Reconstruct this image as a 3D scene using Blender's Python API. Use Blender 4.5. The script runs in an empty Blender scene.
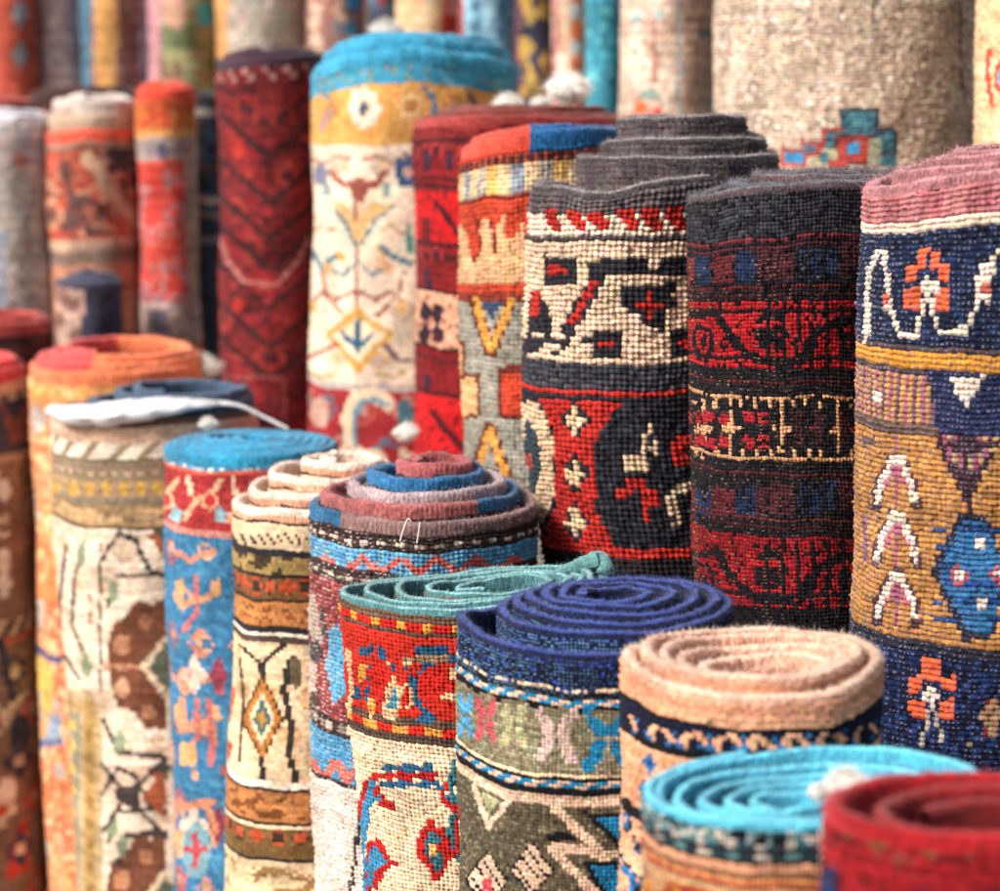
import bpy, math, random
import numpy as np
rng = np.random.default_rng(7); random.seed(7)
scene = bpy.context.scene
COL = scene.collection
# ------------------------------------------------------------------ camera
CAM_Z = 1.35; PITCH = math.atan(315/2000.0); F = 2000.0
cp, sp = math.cos(PITCH), math.sin(PITCH)
def at(px, py, Y):
    """world point on the depth plane y=Y seen at photo position px,py (1000x891)"""
    a = (px-500)/F; b = -(py-445.5)/F
    dy = cp + b*sp; dz = -sp + b*cp
    k = Y/dy
    return np.array([a*k, Y, CAM_Z + dz*k])
def proj(x, y, z):
    zc = y*cp - (z-CAM_Z)*sp; u = y*sp + (z-CAM_Z)*cp
    return 500+F*x/zc, 445.5-F*u/zc
cam = bpy.data.objects.new('camera', bpy.data.cameras.new('camera')); COL.objects.link(cam)
cam.location = (0, 0, CAM_Z); cam.rotation_euler = (math.pi/2-PITCH, 0, 0)
cam.data.sensor_width = 36; cam.data.lens = 72; cam.data.clip_end = 200; cam.data.clip_start = .05
cam.data.dof.use_dof = True; cam.data.dof.focus_distance = 1.56; cam.data.dof.aperture_fstop = 72/17
scene.camera = cam
# ------------------------------------------------------------------ colours
def H(s):
    s = s.lstrip('#'); v = np.array([int(s[i:i+2], 16)/255 for i in (0, 2, 4)])
    return np.where(v <= .04045, v/12.92, ((v+.055)/1.055)**2.4)
P = dict(cream='e9d3ab', ivory='efe2ca', white='f0ebe2', red='c8281f', dred='8a1a1f', maroon='5e2126', wine='4a1016', rust='b04a35',
         coral='e06a50', orange='dd8040', gold='c78f3e', dgold='a06f2e', yellow='dfae55', tan='c9a276', peach='e3ad86', sand='bfa98b',
         brown='6b4330', dbrown='3a2a25', char='2b2a2f', black='17161a', grey='7b7375', lgrey='a8a39d', navy='1b2c52', dnavy='12182e',
         blue='2470a8', sky='58a5cc', cyan='2a9fd0', teal='2c6f7c', lteal='6aa9a8', olive='7d765c', sage='969379', green='6f8a62',
         pink='b77a7c', mauve='8c6f70', lav='b7a8ac', royal='27388c', purple='4a4766', steel='5d7d8e', dteal='22414d', slate='3c4552',
         terra='a5402f', dolive='57513f', pale='cdc6b6', bluegrey='8fa0ad')
C = {k: H(v) for k, v in P.items()}
def col(c): return C[c] if c in C else H(c)
# ------------------------------------------------------------------ materials
def wool(name, bump=.35, nscale=700, var=.45, sheen=.25, rough=.92, attr=True, base=None, dist=.0006):
    m = bpy.data.materials.new(name); m.use_nodes = True; nt = m.node_tree; nd = nt.nodes; L = nt.links
    b = nd['Principled BSDF']; b.inputs['Roughness'].default_value = rough
    b.inputs['Specular IOR Level'].default_value = .12
    b.inputs['Sheen Weight'].default_value = sheen; b.inputs['Sheen Roughness'].default_value = .5
    tc = nd.new('ShaderNodeTexCoord')
    n1 = nd.new('ShaderNodeTexNoise'); n1.inputs['Scale'].default_value = nscale; n1.inputs['Detail'].default_value = 3
    n2 = nd.new('ShaderNodeTexNoise'); n2.inputs['Scale'].default_value = 22; n2.inputs['Detail'].default_value = 4
    mp = nd.new('ShaderNodeMapping'); mp.inputs['Scale'].default_value = (1, 1, .55)
    L.new(tc.outputs['Object'], mp.inputs['Vector']); L.new(mp.outputs[0], n1.inputs['Vector']); L.new(tc.outputs['Object'], n2.inputs['Vector'])
    r1 = nd.new('ShaderNodeMapRange'); r1.inputs['From Min'].default_value = .3; r1.inputs['From Max'].default_value = .7
    r1.inputs['To Min'].default_value = 1-var; r1.inputs['To Max'].default_value = 1+var*.7
    L.new(n1.outputs['Fac'], r1.inputs['Value'])
    r2 = nd.new('ShaderNodeMapRange'); r2.inputs['From Min'].default_value = .3; r2.inputs['From Max'].default_value = .7
    r2.inputs['To Min'].default_value = .74; r2.inputs['To Max'].default_value = 1.16
    L.new(n2.outputs['Fac'], r2.inputs['Value'])
    mu = nd.new('ShaderNodeMath'); mu.operation = 'MULTIPLY'; L.new(r1.outputs[0], mu.inputs[0]); L.new(r2.outputs[0], mu.inputs[1])
    vm = nd.new('ShaderNodeVectorMath'); vm.operation = 'SCALE'; L.new(mu.outputs[0], vm.inputs['Scale'])
    if attr:
        a = nd.new('ShaderNodeAttribute'); a.attribute_name = 'dye'; L.new(a.outputs['Color'], vm.inputs[0])
    else: vm.inputs[0].default_value = tuple(base)
    L.new(vm.outputs[0], b.inputs['Base Color'])
    bp = nd.new('ShaderNodeBump'); bp.inputs['Strength'].default_value = bump; bp.inputs['Distance'].default_value = dist
    L.new(n1.outputs['Fac'], bp.inputs['Height']); L.new(bp.outputs[0], b.inputs['Normal'])
    return m
M_KNOT = wool('knotted_wool', .5, 900, .38, .05)
M_EDGE = wool('felted_wool', .9, 520, .42, .25, dist=.0012)
M_TUFT = wool('yarn_tuft_wool', .6, 420, .08, .4, attr=False, base=H('faf6f0')*.98)
# ------------------------------------------------------------------ mesh helper
def mesh_obj(name, V, Q, cols, mat, parent=None, smooth=True, T=None, tcols=None):
    """V (n,3); Q (m,4) quads; T (k,3) tris; face colours"""
    me = bpy.data.meshes.new(name); nq = len(Q); nt_ = 0 if T is None else len(T)
    me.vertices.add(len(V)); me.vertices.foreach_set('co', V.astype(np.float32).ravel())
    loops = Q.ravel() if T is None else np.concatenate([Q.ravel(), T.ravel()])
    me.loops.add(len(loops)); me.loops.foreach_set('vertex_index', loops.astype(np.int32))
    st = np.concatenate([np.arange(nq)*4, nq*4+np.arange(nt_)*3]).astype(np.int32)
    me.polygons.add(nq+nt_); me.polygons.foreach_set('loop_start', st)
    me.polygons.foreach_set('loop_total', np.concatenate([np.full(nq, 4), np.full(nt_, 3)]).astype(np.int32))
    me.polygons.foreach_set('use_smooth', np.full(nq+nt_, smooth))
    me.update(calc_edges=True)
    if cols is not None:
        a = me.attributes.new('dye', 'FLOAT_COLOR', 'FACE')
        cc = cols if T is None else np.concatenate([cols, tcols])
        c4 = np.ones((nq+nt_, 4), np.float32); c4[:, :3] = np.clip(cc, 0, .95); a.data.foreach_set('color', c4.ravel())
    me.materials.append(mat)
    o = bpy.data.objects.new(name, me); COL.objects.link(o)
    if parent: o.parent = parent
    return o
def thing(name, label, cat, loc, group=None):
    o = bpy.data.objects.new(name, None); o.empty_display_size = .05; COL.objects.link(o)
    o.location = loc; o['label'] = label; o['category'] = cat
    if group: o['group'] = group
    return o
def grid_faces(nr, nc):
    i = np.arange(nr)[:, None]; j = np.arange(nc)[None, :]; w = nc+1
    a = i*w+j
    return np.stack([a, a+w, a+w+1, a+1], -1).reshape(-1, 4)
def pip(px, py, pts):
    ins = np.zeros(px.shape, bool); n = len(pts)
    for i in range(n):
        x1, y1 = pts[i]; x2, y2 = pts[(i+1) % n]
        if y1 == y2: continue
        c = ((py < y1) != (py < y2)) & (px < (x2-x1)*(py-y1)/(y2-y1)+x1)
        ins ^= c
    return ins
def vnoise(ny, nx, sy, sx, seed):
    """smooth value noise on a ny x nx grid, cell size sy,sx; wraps in x"""
    r = np.random.default_rng(seed)
    gy = int(ny/sy)+3; gx = max(2, int(round(nx/sx)))
    g = r.random((gy, gx))
    y = np.arange(ny)/sy; x = np.arange(nx)/nx*gx
    y0 = y.astype(int); x0 = x.astype(int); fy = (y-y0)[:, None]; fx = (x-x0)[None, :]
    fy = fy*fy*(3-2*fy); fx = fx*fx*(3-2*fx); x0 = x0 % gx; x1 = (x0+1) % gx
    return (g[y0][:, x0]*(1-fy)*(1-fx)+g[y0][:, x1]*(1-fy)*fx+g[y0+1][:, x0]*fy*(1-fx)+g[y0+1][:, x1]*fy*fx)
# ------------------------------------------------------------------ pattern canvas: one cell per knot
class Canvas:
    def __init__(s, PX, PY, front, base, seed):
        s.PX, s.PY, s.F = PX, PY, front
        s.nr, s.nc = PX.shape; s.k = np.empty((s.nr, s.nc, 3)); s.k[:] = col(base); s.seed = seed
        s.xr = None
    def ref(s, x=None):
        m = np.where(s.F, np.abs(s.PX[s.nr//3]-(x if x is not None else s.xr)), 1e9); return s.PY[:, int(np.argmin(m))]
    def rows(s, y0, y1, x=None):
        r = s.ref(x); return np.where((r >= y0) & (r < y1))[0]
    def band(s, y0, y1, c, x=None): s.k[s.rows(y0, y1, x)] = col(c)
    def alt(s, y0, y1, cs, per=4, slant=0, x=None, ph=0):
        rr = s.rows(y0, y1, x)
        for n, r in enumerate(rr):
            idx = ((np.arange(s.nc)+ph+int(round(n*slant)))//per) % len(cs)
            s.k[r] = np.array([col(c) for c in cs])[idx]
    def mott(s, y0, y1, cs, sy=6, sx=6, x=None, seed=0):
        rr = s.rows(y0, y1, x)
        if not len(rr): return
        n = vnoise(s.nr, s.nc, sy, sx, s.seed+seed)*.65+vnoise(s.nr, s.nc, max(1.2, sy/3), max(1.2, sx/3), s.seed+seed+5)*.35
        n = (n-n.min())/(n.max()-n.min()); n = np.clip((n-.18)/.64, 0, .999)
        s.k[rr] = np.array([col(c) for c in cs])[(n*len(cs)).astype(int)][rr]
    def _m(s, m, c): s.k[m & s.F[None, :]] = col(c)
    def poly(s, pts, c): s._m(pip(s.PX, s.PY, pts), c)
    def rect(s, x0, y0, x1, y1, c): s._m((s.PX >= x0) & (s.PX < x1) & (s.PY >= y0) & (s.PY < y1), c)
    def dia(s, x, y, a, b, c): s._m(np.abs(s.PX-x)/a+np.abs(s.PY-y)/b < 1, c)
    def ell(s, x, y, a, b, c): s._m(((s.PX-x)/a)**2+((s.PY-y)/b)**2 < 1, c)
    def line(s, pts, w, c):
        for (x1, y1), (x2, y2) in zip(pts[:-1], pts[1:]):
            L2 = (x2-x1)**2+(y2-y1)**2+1e-9
            t = np.clip(((s.PX-x1)*(x2-x1)+(s.PY-y1)*(y2-y1))/L2, 0, 1)
            s._m((s.PX-x1-t*(x2-x1))**2+(s.PY-y1-t*(y2-y1))**2 < (w/2)**2, c)
    def orn(s, y0, y1, cs, size=9, gap_=3, p=.9, ox=0):
        """rows of small mirror-symmetric woven ornaments, size knots across"""
        rr = s.rows(y0, y1); r = np.random.default_rng(s.seed+11+int(ox)); step = size+gap_
        if not len(rr): return
        hf = size//2+1; kinds = []
        for _ in range(5):
            g = r.random((hf, hf)) < .5; g[0, 0] = True; g = g | (np.add.outer(np.arange(hf), np.arange(hf)) == hf-1); g &= np.add.outer(np.arange(hf), np.arange(hf)) < hf+1
            full = np.concatenate([g[:0:-1], g]); full = np.concatenate([full[:, :0:-1], full], 1); kinds.append(full)
        for a, j in enumerate(range(rr[0], rr[-1]-size+2, step)):
            for b, i in enumerate(range((a % 2)*step//2, s.nc-size, step)):
                if r.random() > p: continue
                kd = kinds[(a+b) % 5]; n = kd.shape[0]; sub = s.k[j:j+n, i:i+n]
                if sub.shape[:2] == kd.shape:
                    sub[kd] = col(cs[(a*2+b) % len(cs)]); m = n//2; sub[m-1:m+2, m-1:m+2] = col(cs[(a*2+b+1) % len(cs)])
    def stamp(s, x, y, rows, mp):
        """rows of characters, one knot per character, centred at photo point"""
        d = (s.PX-x)**2+(s.PY-y)**2+np.where(s.F, 0, 1e9)[None, :]
        r0, c0 = np.unravel_index(np.argmin(d), d.shape)
        sg = 1 if s.PX[r0, min(c0+1, s.nc-1)] > s.PX[r0, c0-1] else -1
        h = len(rows); w = max(map(len, rows))
        for j, row in enumerate(rows):
            for i, ch in enumerate(row):
                if ch in mp:
                    rr = r0+j-h//2; cc = c0+sg*(i-w//2)
                    if 0 <= rr < s.nr and 0 <= cc < s.nc: s.k[rr, cc] = col(mp[ch])
    def speck(s, y0, y1, cs, p, x=None):
        rr = s.rows(y0, y1, x); r = np.random.default_rng(s.seed+3)
        m = r.random((len(rr), s.nc)) < p; pick = r.integers(0, len(cs), m.shape)
        A = np.array([col(c) for c in cs])[pick]; sub = s.k[rr]; sub[m] = A[m]; s.k[rr] = sub
RUGS = []
def rug(label, group, Y, keys, draw, kw, kh, yend, q=1., turns=None, t=9, e=6, edge='cream', top=None, lean=None, S=3, base='cream',
        rel=.30, rowrel=1., colrel=1., warp=None, fuzz=900, bfuzz=300, ecol=None, fcol=None, ztop=None, a0=.35, lit=1., jit=.13, abrash=.1,
        seed=None, wob=.018, ridge=.06, legs=.10, name='rolled_rug', topdecay=140, tufts=(), edraw=None, zwob=1.2, erib=0, gap=.68, crest=None, flen=.8, colgap=None, haze_mix=0., topin=.8):
    lit = lit*np.array([1.12, 1.045, 1.08]); fuzz = int(fuzz*2.6)
    seed = seed if seed is not None else len(RUGS)*17+3
    r_ = np.random.default_rng(seed)
    turns = turns if turns is not None else len(keys)-.6
    K = []
    for k in keys:
        cx, rx, yc = k[:3]; rx = max(rx-t*.5-1, 6); yx = max(yc, 50); p = at(cx, yx, Y); p2 = at(cx+rx, yx, Y); p[2] = at(cx, yc, Y)[2]; K.append((p[0], p2[0]-p[0], p[2], Y))
    K = np.array(K); px = (K[0, 1])/keys[0][1]      # metres per photo pixel here
    tau = np.linspace(0, turns, int(turns*720)); al = a0+2*math.pi*tau
    fr = tau-np.floor(tau); sm = np.clip((fr-.62)/.36, 0, 1); sm = sm*sm*(3-2*sm); tk = np.floor(tau)+.3*fr+.7*sm
    ks = np.arange(len(K)); ip = lambda c: np.interp(tk, ks, K[:, c])
    ph = r_.random(6)*6.28
    w = 1+wob*(np.sin(2*al+ph[0])+.7*np.sin(3*al+ph[1])+.5*np.sin(5.3*al+ph[2]))
    X = ip(0)-ip(1)*w*np.sin(al); YY = Y+ip(1)*w*q*np.cos(al); Z = ip(2)+px*zwob*(np.sin(1.7*al+ph[3])+.6*np.sin(4.1*al+ph[4])+.4*np.sin(9.3*al+ph[5]))
    D = np.concatenate([[0], np.cumsum(np.hypot(np.diff(X), np.diff(YY)))])
    circ = np.interp(1, tau, D)
    nT = D[-1]
    yb = 0.0
    def sample(n):
        dd = np.linspace(0, nT, n); x = np.interp(dd, D, X); y = np.interp(dd, D, YY); z = np.interp(dd, D, Z); tt = np.interp(dd, D, tau)
        tx = np.gradient(x); ty = np.gradient(y); l = np.hypot(tx, ty)+1e-12
        return x, y, z, tt, -ty/l*-1*-1, tx/l, tt
    tkpx, kwm, khm = t*px, kw*px, kh*px
    def topshift(xw, tv=0):
        if top is None: return np.zeros_like(xw)
        pxx = 500+xw/px; return -np.interp(pxx, [a for a, b in top], [b for a, b in top])*px*np.where(np.asarray(tv) > 1, topin, 1.)
    if lean: lz = np.array([at(500, a, Y)[2] for a, b in lean])[::-1]; lx = np.array([b*px for a, b in lean])[::-1]
    def leanx(z): return np.interp(z, lz, lx) if lean else np.zeros_like(z)
    root = thing(name, label, 'rug', (K[0, 0], Y, 0), group)
    off = np.array([K[0, 0], Y, 0])
    # ---- outer woven face
    ncol = int(nT/kwm); S_ = S
    zt0 = K[0, 2]
    zend = max(at(keys[0][0], yend, Y)[2], .02)
    nrow_f = max(3, int((zt0-e*px-zend)/khm))
    nin = min(nrow_f, int(legs/khm))
    c1 = int(ncol*circ/nT)+1                       # columns of the outermost turn
    def colpos(u):                                  # u in column units
        dd = u*kwm; x = np.interp(dd, D, X); y = np.interp(dd, D, YY); z = np.interp(dd, D, Z)
        ee = kwm*.5; x1 = np.interp(dd+ee, D, X); x0 = np.interp(dd-ee, D, X); y1 = np.interp(dd+ee, D, YY); y0 = np.interp(dd-ee, D, YY)
        tx, ty = x1-x0, y1-y0; l = np.hypot(tx, ty)+1e-12
        nx, ny = -ty/l, tx/l                        # points outward? fix by centre
        s = np.sign((x-K[0, 0])*nx+(y-Y)*ny); s = np.where(s == 0, 1, s)
        s0 = 1 if np.sum(s) > 0 else -1
        return x, y, z, nx*s0, ny*s0
    lowf = lambda uu, vv: px*1.9*np.sin(vv*kh/64+ph[4]+.5*np.sin(uu*kw/60))*np.clip(vv*kh/90, 0, 1)+px*.9*(np.sin(uu*kw/21+ph[0])*np.sin(vv*kh/33+ph[1])+.6*np.sin(uu*kw/9+vv*kh/17+ph[2]))
    def surf(u, v, hgt):
        """u (nc) column coords, v (nr) row coords, hgt (nr,nc)"""
        x, y, z, nx, ny = colpos(u)
        dep = (v*khm)[:, None]
        ts = topshift(x, np.interp(u*kwm, D, tau))[None, :]*np.clip(1-dep/(topdecay*px), 0, 1)
        uw, vw = (u*kw)[None, :], (v*kh)[:, None]
        wobr = px*(1.1*np.sin(uw/37+ph[3])*np.sin(vw/29+ph[5])+.7*np.sin(uw/13+ph[1]+vw/23)+.45*np.sin(uw/7.1+ph[2]-vw/11))
        zz = z[None, :]-e*px-dep+ts+wobr+(K[0, 2]-z[None, :])*0
        h = tkpx/2+hgt+lowf(u[None, :], v[:, None])
        sway = px*(1.0*np.sin(vw/31+ph[0]+uw/50)+.5*np.sin(vw/9+ph[4]+uw/19))
        xx = x[None, :]+nx[None, :]*h+leanx(zz)-ny[None, :]*sway; yy = y[None, :]+ny[None, :]*h+nx[None, :]*sway
        return xx, yy, np.maximum(zz, yb)
    u = np.arange(c1)+.5; v = np.arange(nrow_f)+.5
    xx, yy, zz = surf(u, v, np.zeros((nrow_f, c1))); PX, PY = proj(xx, yy, zz)
    _, _, _, nx, ny = colpos(u)
    x0, y0 = colpos(u)[:2]; front = (nx*(0-x0)+ny*(0-y0)) > 0
    cv = Canvas(PX, PY, front, base, seed); cv.xr = keys[0][0] if 40 < keys[0][0] < 960 else (60 if keys[0][0] <= 40 else 940)
    if draw: draw(cv)
    if haze_mix: cv.k = cv.k*(1-haze_mix)+np.array([.62, .55, .48])*haze_mix  # warm haze over far rugs, painted by mixing a pale tone into the dye
    k = cv.k
    fi = np.where(front)[0]
    if len(fi):
        a, b = fi[0], fi[-1]; n = b-a+1
        for j in list(range(0, a))+list(range(b+1, c1)):
            d = (a-1-j) if j < a else (j-b-1); k[:, j] = k[:, a+min(d, n-1)] if j < a else k[:, b-min(d, n-1)]
    # knot-to-knot dye variation
    def vary(kk, sd):
        r2 = np.random.default_rng(sd); g = 1+jit*r2.standard_normal(kk.shape[:2]); rw = 1+abrash*r2.standard_normal(kk.shape[0])
        g = np.clip(g, .6, 1.5)*np.clip(rw, .75, 1.3)[:, None]
        tint = 1+.05*r2.standard_normal(kk.shape)
        return kk*g[..., None]*tint*lit
    def build(u0, u1, nr, S, kk):
        nc = u1-u0
        uu = u0+np.arange(nc*S+1)/S; vv = np.arange(nr*S+1)/S
        r2 = np.random.default_rng(seed+u0)
        uj = uu.copy()
        if S > 1:
            hp = {2: np.array([0, 1.]), 3: np.array([0, .95, .95])}[S]
            hu = np.tile(hp, nc+1)[:nc*S+1]; hv = np.tile(hp, nr+1)[:nr*S+1]
            kh_ = 1+.35*r2.standard_normal((nr+1, nc+1)); kf = np.repeat(np.repeat(kh_, S, 0), S, 1)[:nr*S+1, :nc*S+1]
            hh = np.minimum((1-colrel)+colrel*hu[None, :], 1)*((1-rowrel)+rowrel*hv[:, None])*np.clip(kf, .3, 1.9)*rel*min(kwm, khm)*1.6
        else: hh = np.zeros((nr+1, nc+1))
        xx, yy, zz = surf(uj, vv, hh)
        if S > 1:
            jz = r2.standard_normal((nr*S+1, nc+1)).repeat(S, 1)[:, :nc*S+1]*khm*.11; zz = zz+jz; jx = r2.standard_normal((nr+1, nc*S+1)).repeat(S, 0)[:nr*S+1]*kwm*.08; xx = xx+jx
        V = np.stack([xx, yy, zz], -1).reshape(-1, 3)-off
        Q = grid_faces(nr*S, nc*S)
        f = np.repeat(np.repeat(kk[:nr, :nc], S, 0), S, 1).copy()
        if warp and S > 1:
            wc, wp = warp[0], warp[1]; m = r2.random((nr, nc)) < wp; colw = r2.random(nc) < wp*1.6; m |= (colw[None, :] & (r2.random((nr, nc)) < .6))
            dpp = vv[:nr*S:S]*kh+e; m &= ((dpp > (warp[2] if len(warp) > 2 else 0)) & (dpp < (warp[3] if len(warp) > 3 else 1e9)))[:, None]
            wcc = col(wc)*lit
            sub = f.reshape(nr, S, nc, S, 3); mi = np.where(m)
            sub[mi[0], S//2, mi[1], S-1] = sub[mi[0], S//2, mi[1], S-1]*.25+wcc*.75
            f = sub.reshape(nr*S, nc*S, 3)
        if S > 1:
            gp = gap if S > 2 else 1-(1-gap)*.5                                  # knot grooves darkened in the dye: painted shade of their depth, plus dirt
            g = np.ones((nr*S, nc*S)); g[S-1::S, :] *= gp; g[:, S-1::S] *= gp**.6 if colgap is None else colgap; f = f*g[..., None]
        return V, Q, f.reshape(-1, 3)
    Vs, Qs, Fs = [], [], []; nv = 0
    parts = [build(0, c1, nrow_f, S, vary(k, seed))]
    rest = ncol-c1-1
    if rest > 3:
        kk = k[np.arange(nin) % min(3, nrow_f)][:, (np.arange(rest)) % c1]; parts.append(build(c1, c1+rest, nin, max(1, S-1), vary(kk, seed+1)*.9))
    # lower part, unseen in the photograph, coarser weave down to the ground
    zl = zt0-e*px-nrow_f*khm
    if zl > .03:
        nrl = max(1, int(math.ceil(zl/(khm*2)))); ncl = max(8, c1//2)
        skip = min(nrow_f-1, int(.25*nrow_f)); per = nrow_f-skip
        uu = np.linspace(0, c1, ncl+1); vv = nrow_f+np.arange(nrl+1)*2.
        xx, yy, zz = surf(uu, vv, np.zeros((nrl+1, ncl+1))); V = np.stack([xx, yy, zz], -1).reshape(-1, 3)-off
        rr = skip+(np.arange(nrl)*2) % per; rr = nrow_f-1-(rr-skip) if True else rr
        kk = k[rr][:, np.minimum((np.arange(ncl)*c1/ncl).astype(int), c1-1)]
        parts.append((V, grid_faces(nrl, ncl), vary(kk, seed+2).reshape(-1, 3)))
    for V, Q, f in parts: Vs.append(V); Qs.append(Q+nv); Fs.append(f); nv += len(V)
    # stray fibres on the woven face
    TT, TF = None, None
    def fibres(n, P0, N0, cc, L, wd):
        dirs = N0*.55+r_.standard_normal((n, 3))*.55; dirs /= np.linalg.norm(dirs, axis=1)[:, None]
        side = np.cross(dirs, r_.standard_normal((n, 3))); side /= np.linalg.norm(side, axis=1)[:, None]+1e-9
        ln = (L*(.4+r_.random(n)*.9))[:, None]; bend = r_.standard_normal((n, 3))*.35
        m = P0+dirs*ln*.5; tip = P0+(dirs+bend)*ln*.95; s = side*wd/2
        V = np.stack([P0-s, P0+s, m+s*.8, m-s*.8, tip], 1).reshape(-1, 3)
        b = np.arange(n)[:, None]*5; Q = b+np.array([0, 1, 2, 3]); T = b+np.array([3, 2, 4])
        return V, Q, T, cc
    if bfuzz:
        n = bfuzz; fr_ = np.where(front)[0]; ci = r_.choice(fr_, n); ri = r_.integers(0, nrow_f, n)
        xs = xx_ = None
        xa, ya, za = surf(u, v, np.full((nrow_f, c1), khm*.3))
        P0 = np.stack([xa[ri, ci], ya[ri, ci], za[ri, ci]], 1)-off; N0 = np.stack([nx[ci], ny[ci], np.zeros(n)], 1)
        cc = np.clip(k[ri, ci]*.5+.35*(col(fcol) if fcol else np.array([.75, .7, .62])), 0, 1)*lit
        V, Q, T, cc = fibres(n, P0, N0, cc, khm*1.1, .00016)
        Vs.append(V); Qs.append(Q+nv); TT = T+nv; Fs.append(cc); TF = cc; nv += len(V)
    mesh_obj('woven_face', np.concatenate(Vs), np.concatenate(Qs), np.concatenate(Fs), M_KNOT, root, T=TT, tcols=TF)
    # ---- coiled edge
    st = max(.0009, kwm*.34); ns = int(nT/st)
    uu = np.linspace(0, nT/kwm, ns); x, y, z, nx, ny = colpos(uu); tt = np.interp(uu*kwm, D, tau)
    h = tkpx/2; em = e*px
    na = 7
    prof = [(h, -em-.001), (h*1.02, -em*.66), (h*1.05, -em*.33)]
    prof += [(h*1.06*math.cos(a), h*.9*math.sin(a)) for a in np.linspace(0, math.pi, na)]
    prof += [(-h*(1-.04*(i % 2)), -h*.5-.0028*i) for i in range(1, 15)]+[(-h*.9, -legs)]
    prof = np.array(prof); npf = len(prof)
    nz = vnoise(ns, npf, 2.2, 1.2, seed+9)-.5; nz2 = vnoise(ns, npf, 14, 3, seed+10)-.5
    rg = 1+ridge*np.sin(uu*2*math.pi)[:, None]
    amp = h*(nz*.3+nz2*.2)
    if erib: amp = amp+h*.35*np.sin(prof[:, 1]/px*2*math.pi/erib)[None, :]*(prof[:, 1] < 0)[None, :]
    nxn = prof[:, 0]/h; pz = prof[:, 1]
    offn = (prof[:, 0][None, :]*rg+amp*np.sign(nxn)[None, :]); pzz = pz[None, :]+amp*.7*(pz > -h*.1)[None, :]
    ts = topshift(x, tt)
    ZZ = z[:, None]+pzz+ts[:, None]; XX = x[:, None]+nx[:, None]*offn+leanx(ZZ); YY2 = y[:, None]+ny[:, None]*offn
    V = np.stack([XX, YY2, ZZ], -1).reshape(-1, 3)-off; Q = grid_faces(ns-1, npf-1)
    tf = (tt[:-1]); fx = 500+x[:-1]/px
    ec = np.empty((ns-1, npf-1, 3)); ec[:] = col(edge)
    if ecol: 
        for rule in ecol: 
            m = (tf >= rule[0]) & (tf < rule[1]) & (fx >= rule[2]) & (fx < rule[3]); ec[m] = col(rule[4])
    if crest is not None: ec[:, 4:8] = ec[:, 4:8]*.25+col(crest)*.75
    if edraw: edraw(ec, tf, fx, prof, px)
    ec *= (1+.10*r_.standard_normal(ec.shape[:2]))[..., None]*lit
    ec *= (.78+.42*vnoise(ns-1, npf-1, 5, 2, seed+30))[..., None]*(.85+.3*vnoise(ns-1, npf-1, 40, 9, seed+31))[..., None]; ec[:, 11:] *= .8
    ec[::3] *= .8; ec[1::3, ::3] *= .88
    if haze_mix: ec = ec*(1-haze_mix)+np.array([.62, .55, .48])*haze_mix  # same painted haze on the coiled edge colours
    ec = ec.reshape(-1, 3)
    Vl = [V]; Ql = [Q]; Cl = [ec]; nv = len(V)
    # closing strip at the free end of the sheet
    zz_ = np.linspace(0, 1, 12); a = V[0]+off; b = V[10]+off
    Va = np.stack([np.full(12, a[0]), np.full(12, a[1]), a[2]*(1-zz_)], 1)-off; Vb = np.stack([np.full(12, b[0]), np.full(12, b[1]), a[2]*(1-zz_)], 1)-off
    Vc = np.concatenate([Va, Vb]); i = np.arange(11); Ql.append(np.stack([i, i+12, i+13, i+1], 1)+nv); Vl.append(Vc); Cl.append(np.tile(col(edge)*lit*.8, (11, 1))); nv += len(Vc)
    T = None; tc = None
    if fuzz:
        n = fuzz; si = r_.integers(0, ns-1, n); pi = r_.integers(1, na+3, n)
        P0 = V[si*npf+pi]; th = np.arctan2(np.maximum(prof[pi, 1], 0), prof[pi, 0])
        N0 = np.stack([nx[si]*np.cos(th), ny[si]*np.cos(th), np.sin(th)+.2], 1)
        cc = np.clip(ec.reshape(ns-1, npf-1, 3)[si, np.minimum(pi, npf-2)]*(.9+.9*r_.random((n, 1)))+.03, 0, 1)
        fv, fq, ft, fc = fibres(n, P0, N0, cc, h*flen*1.35, .00026)
        Vl.append(fv); Ql.append(fq+nv); T = ft+nv; Cl.append(fc); tc = fc
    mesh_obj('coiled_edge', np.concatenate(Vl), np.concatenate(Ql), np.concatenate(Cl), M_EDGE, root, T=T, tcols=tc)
    for (tx_, ty_, tr_) in tufts: tuft(root, off, at(tx_, ty_, Y), tr_*px, seed)
    RUGS.append(root); return root
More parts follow.
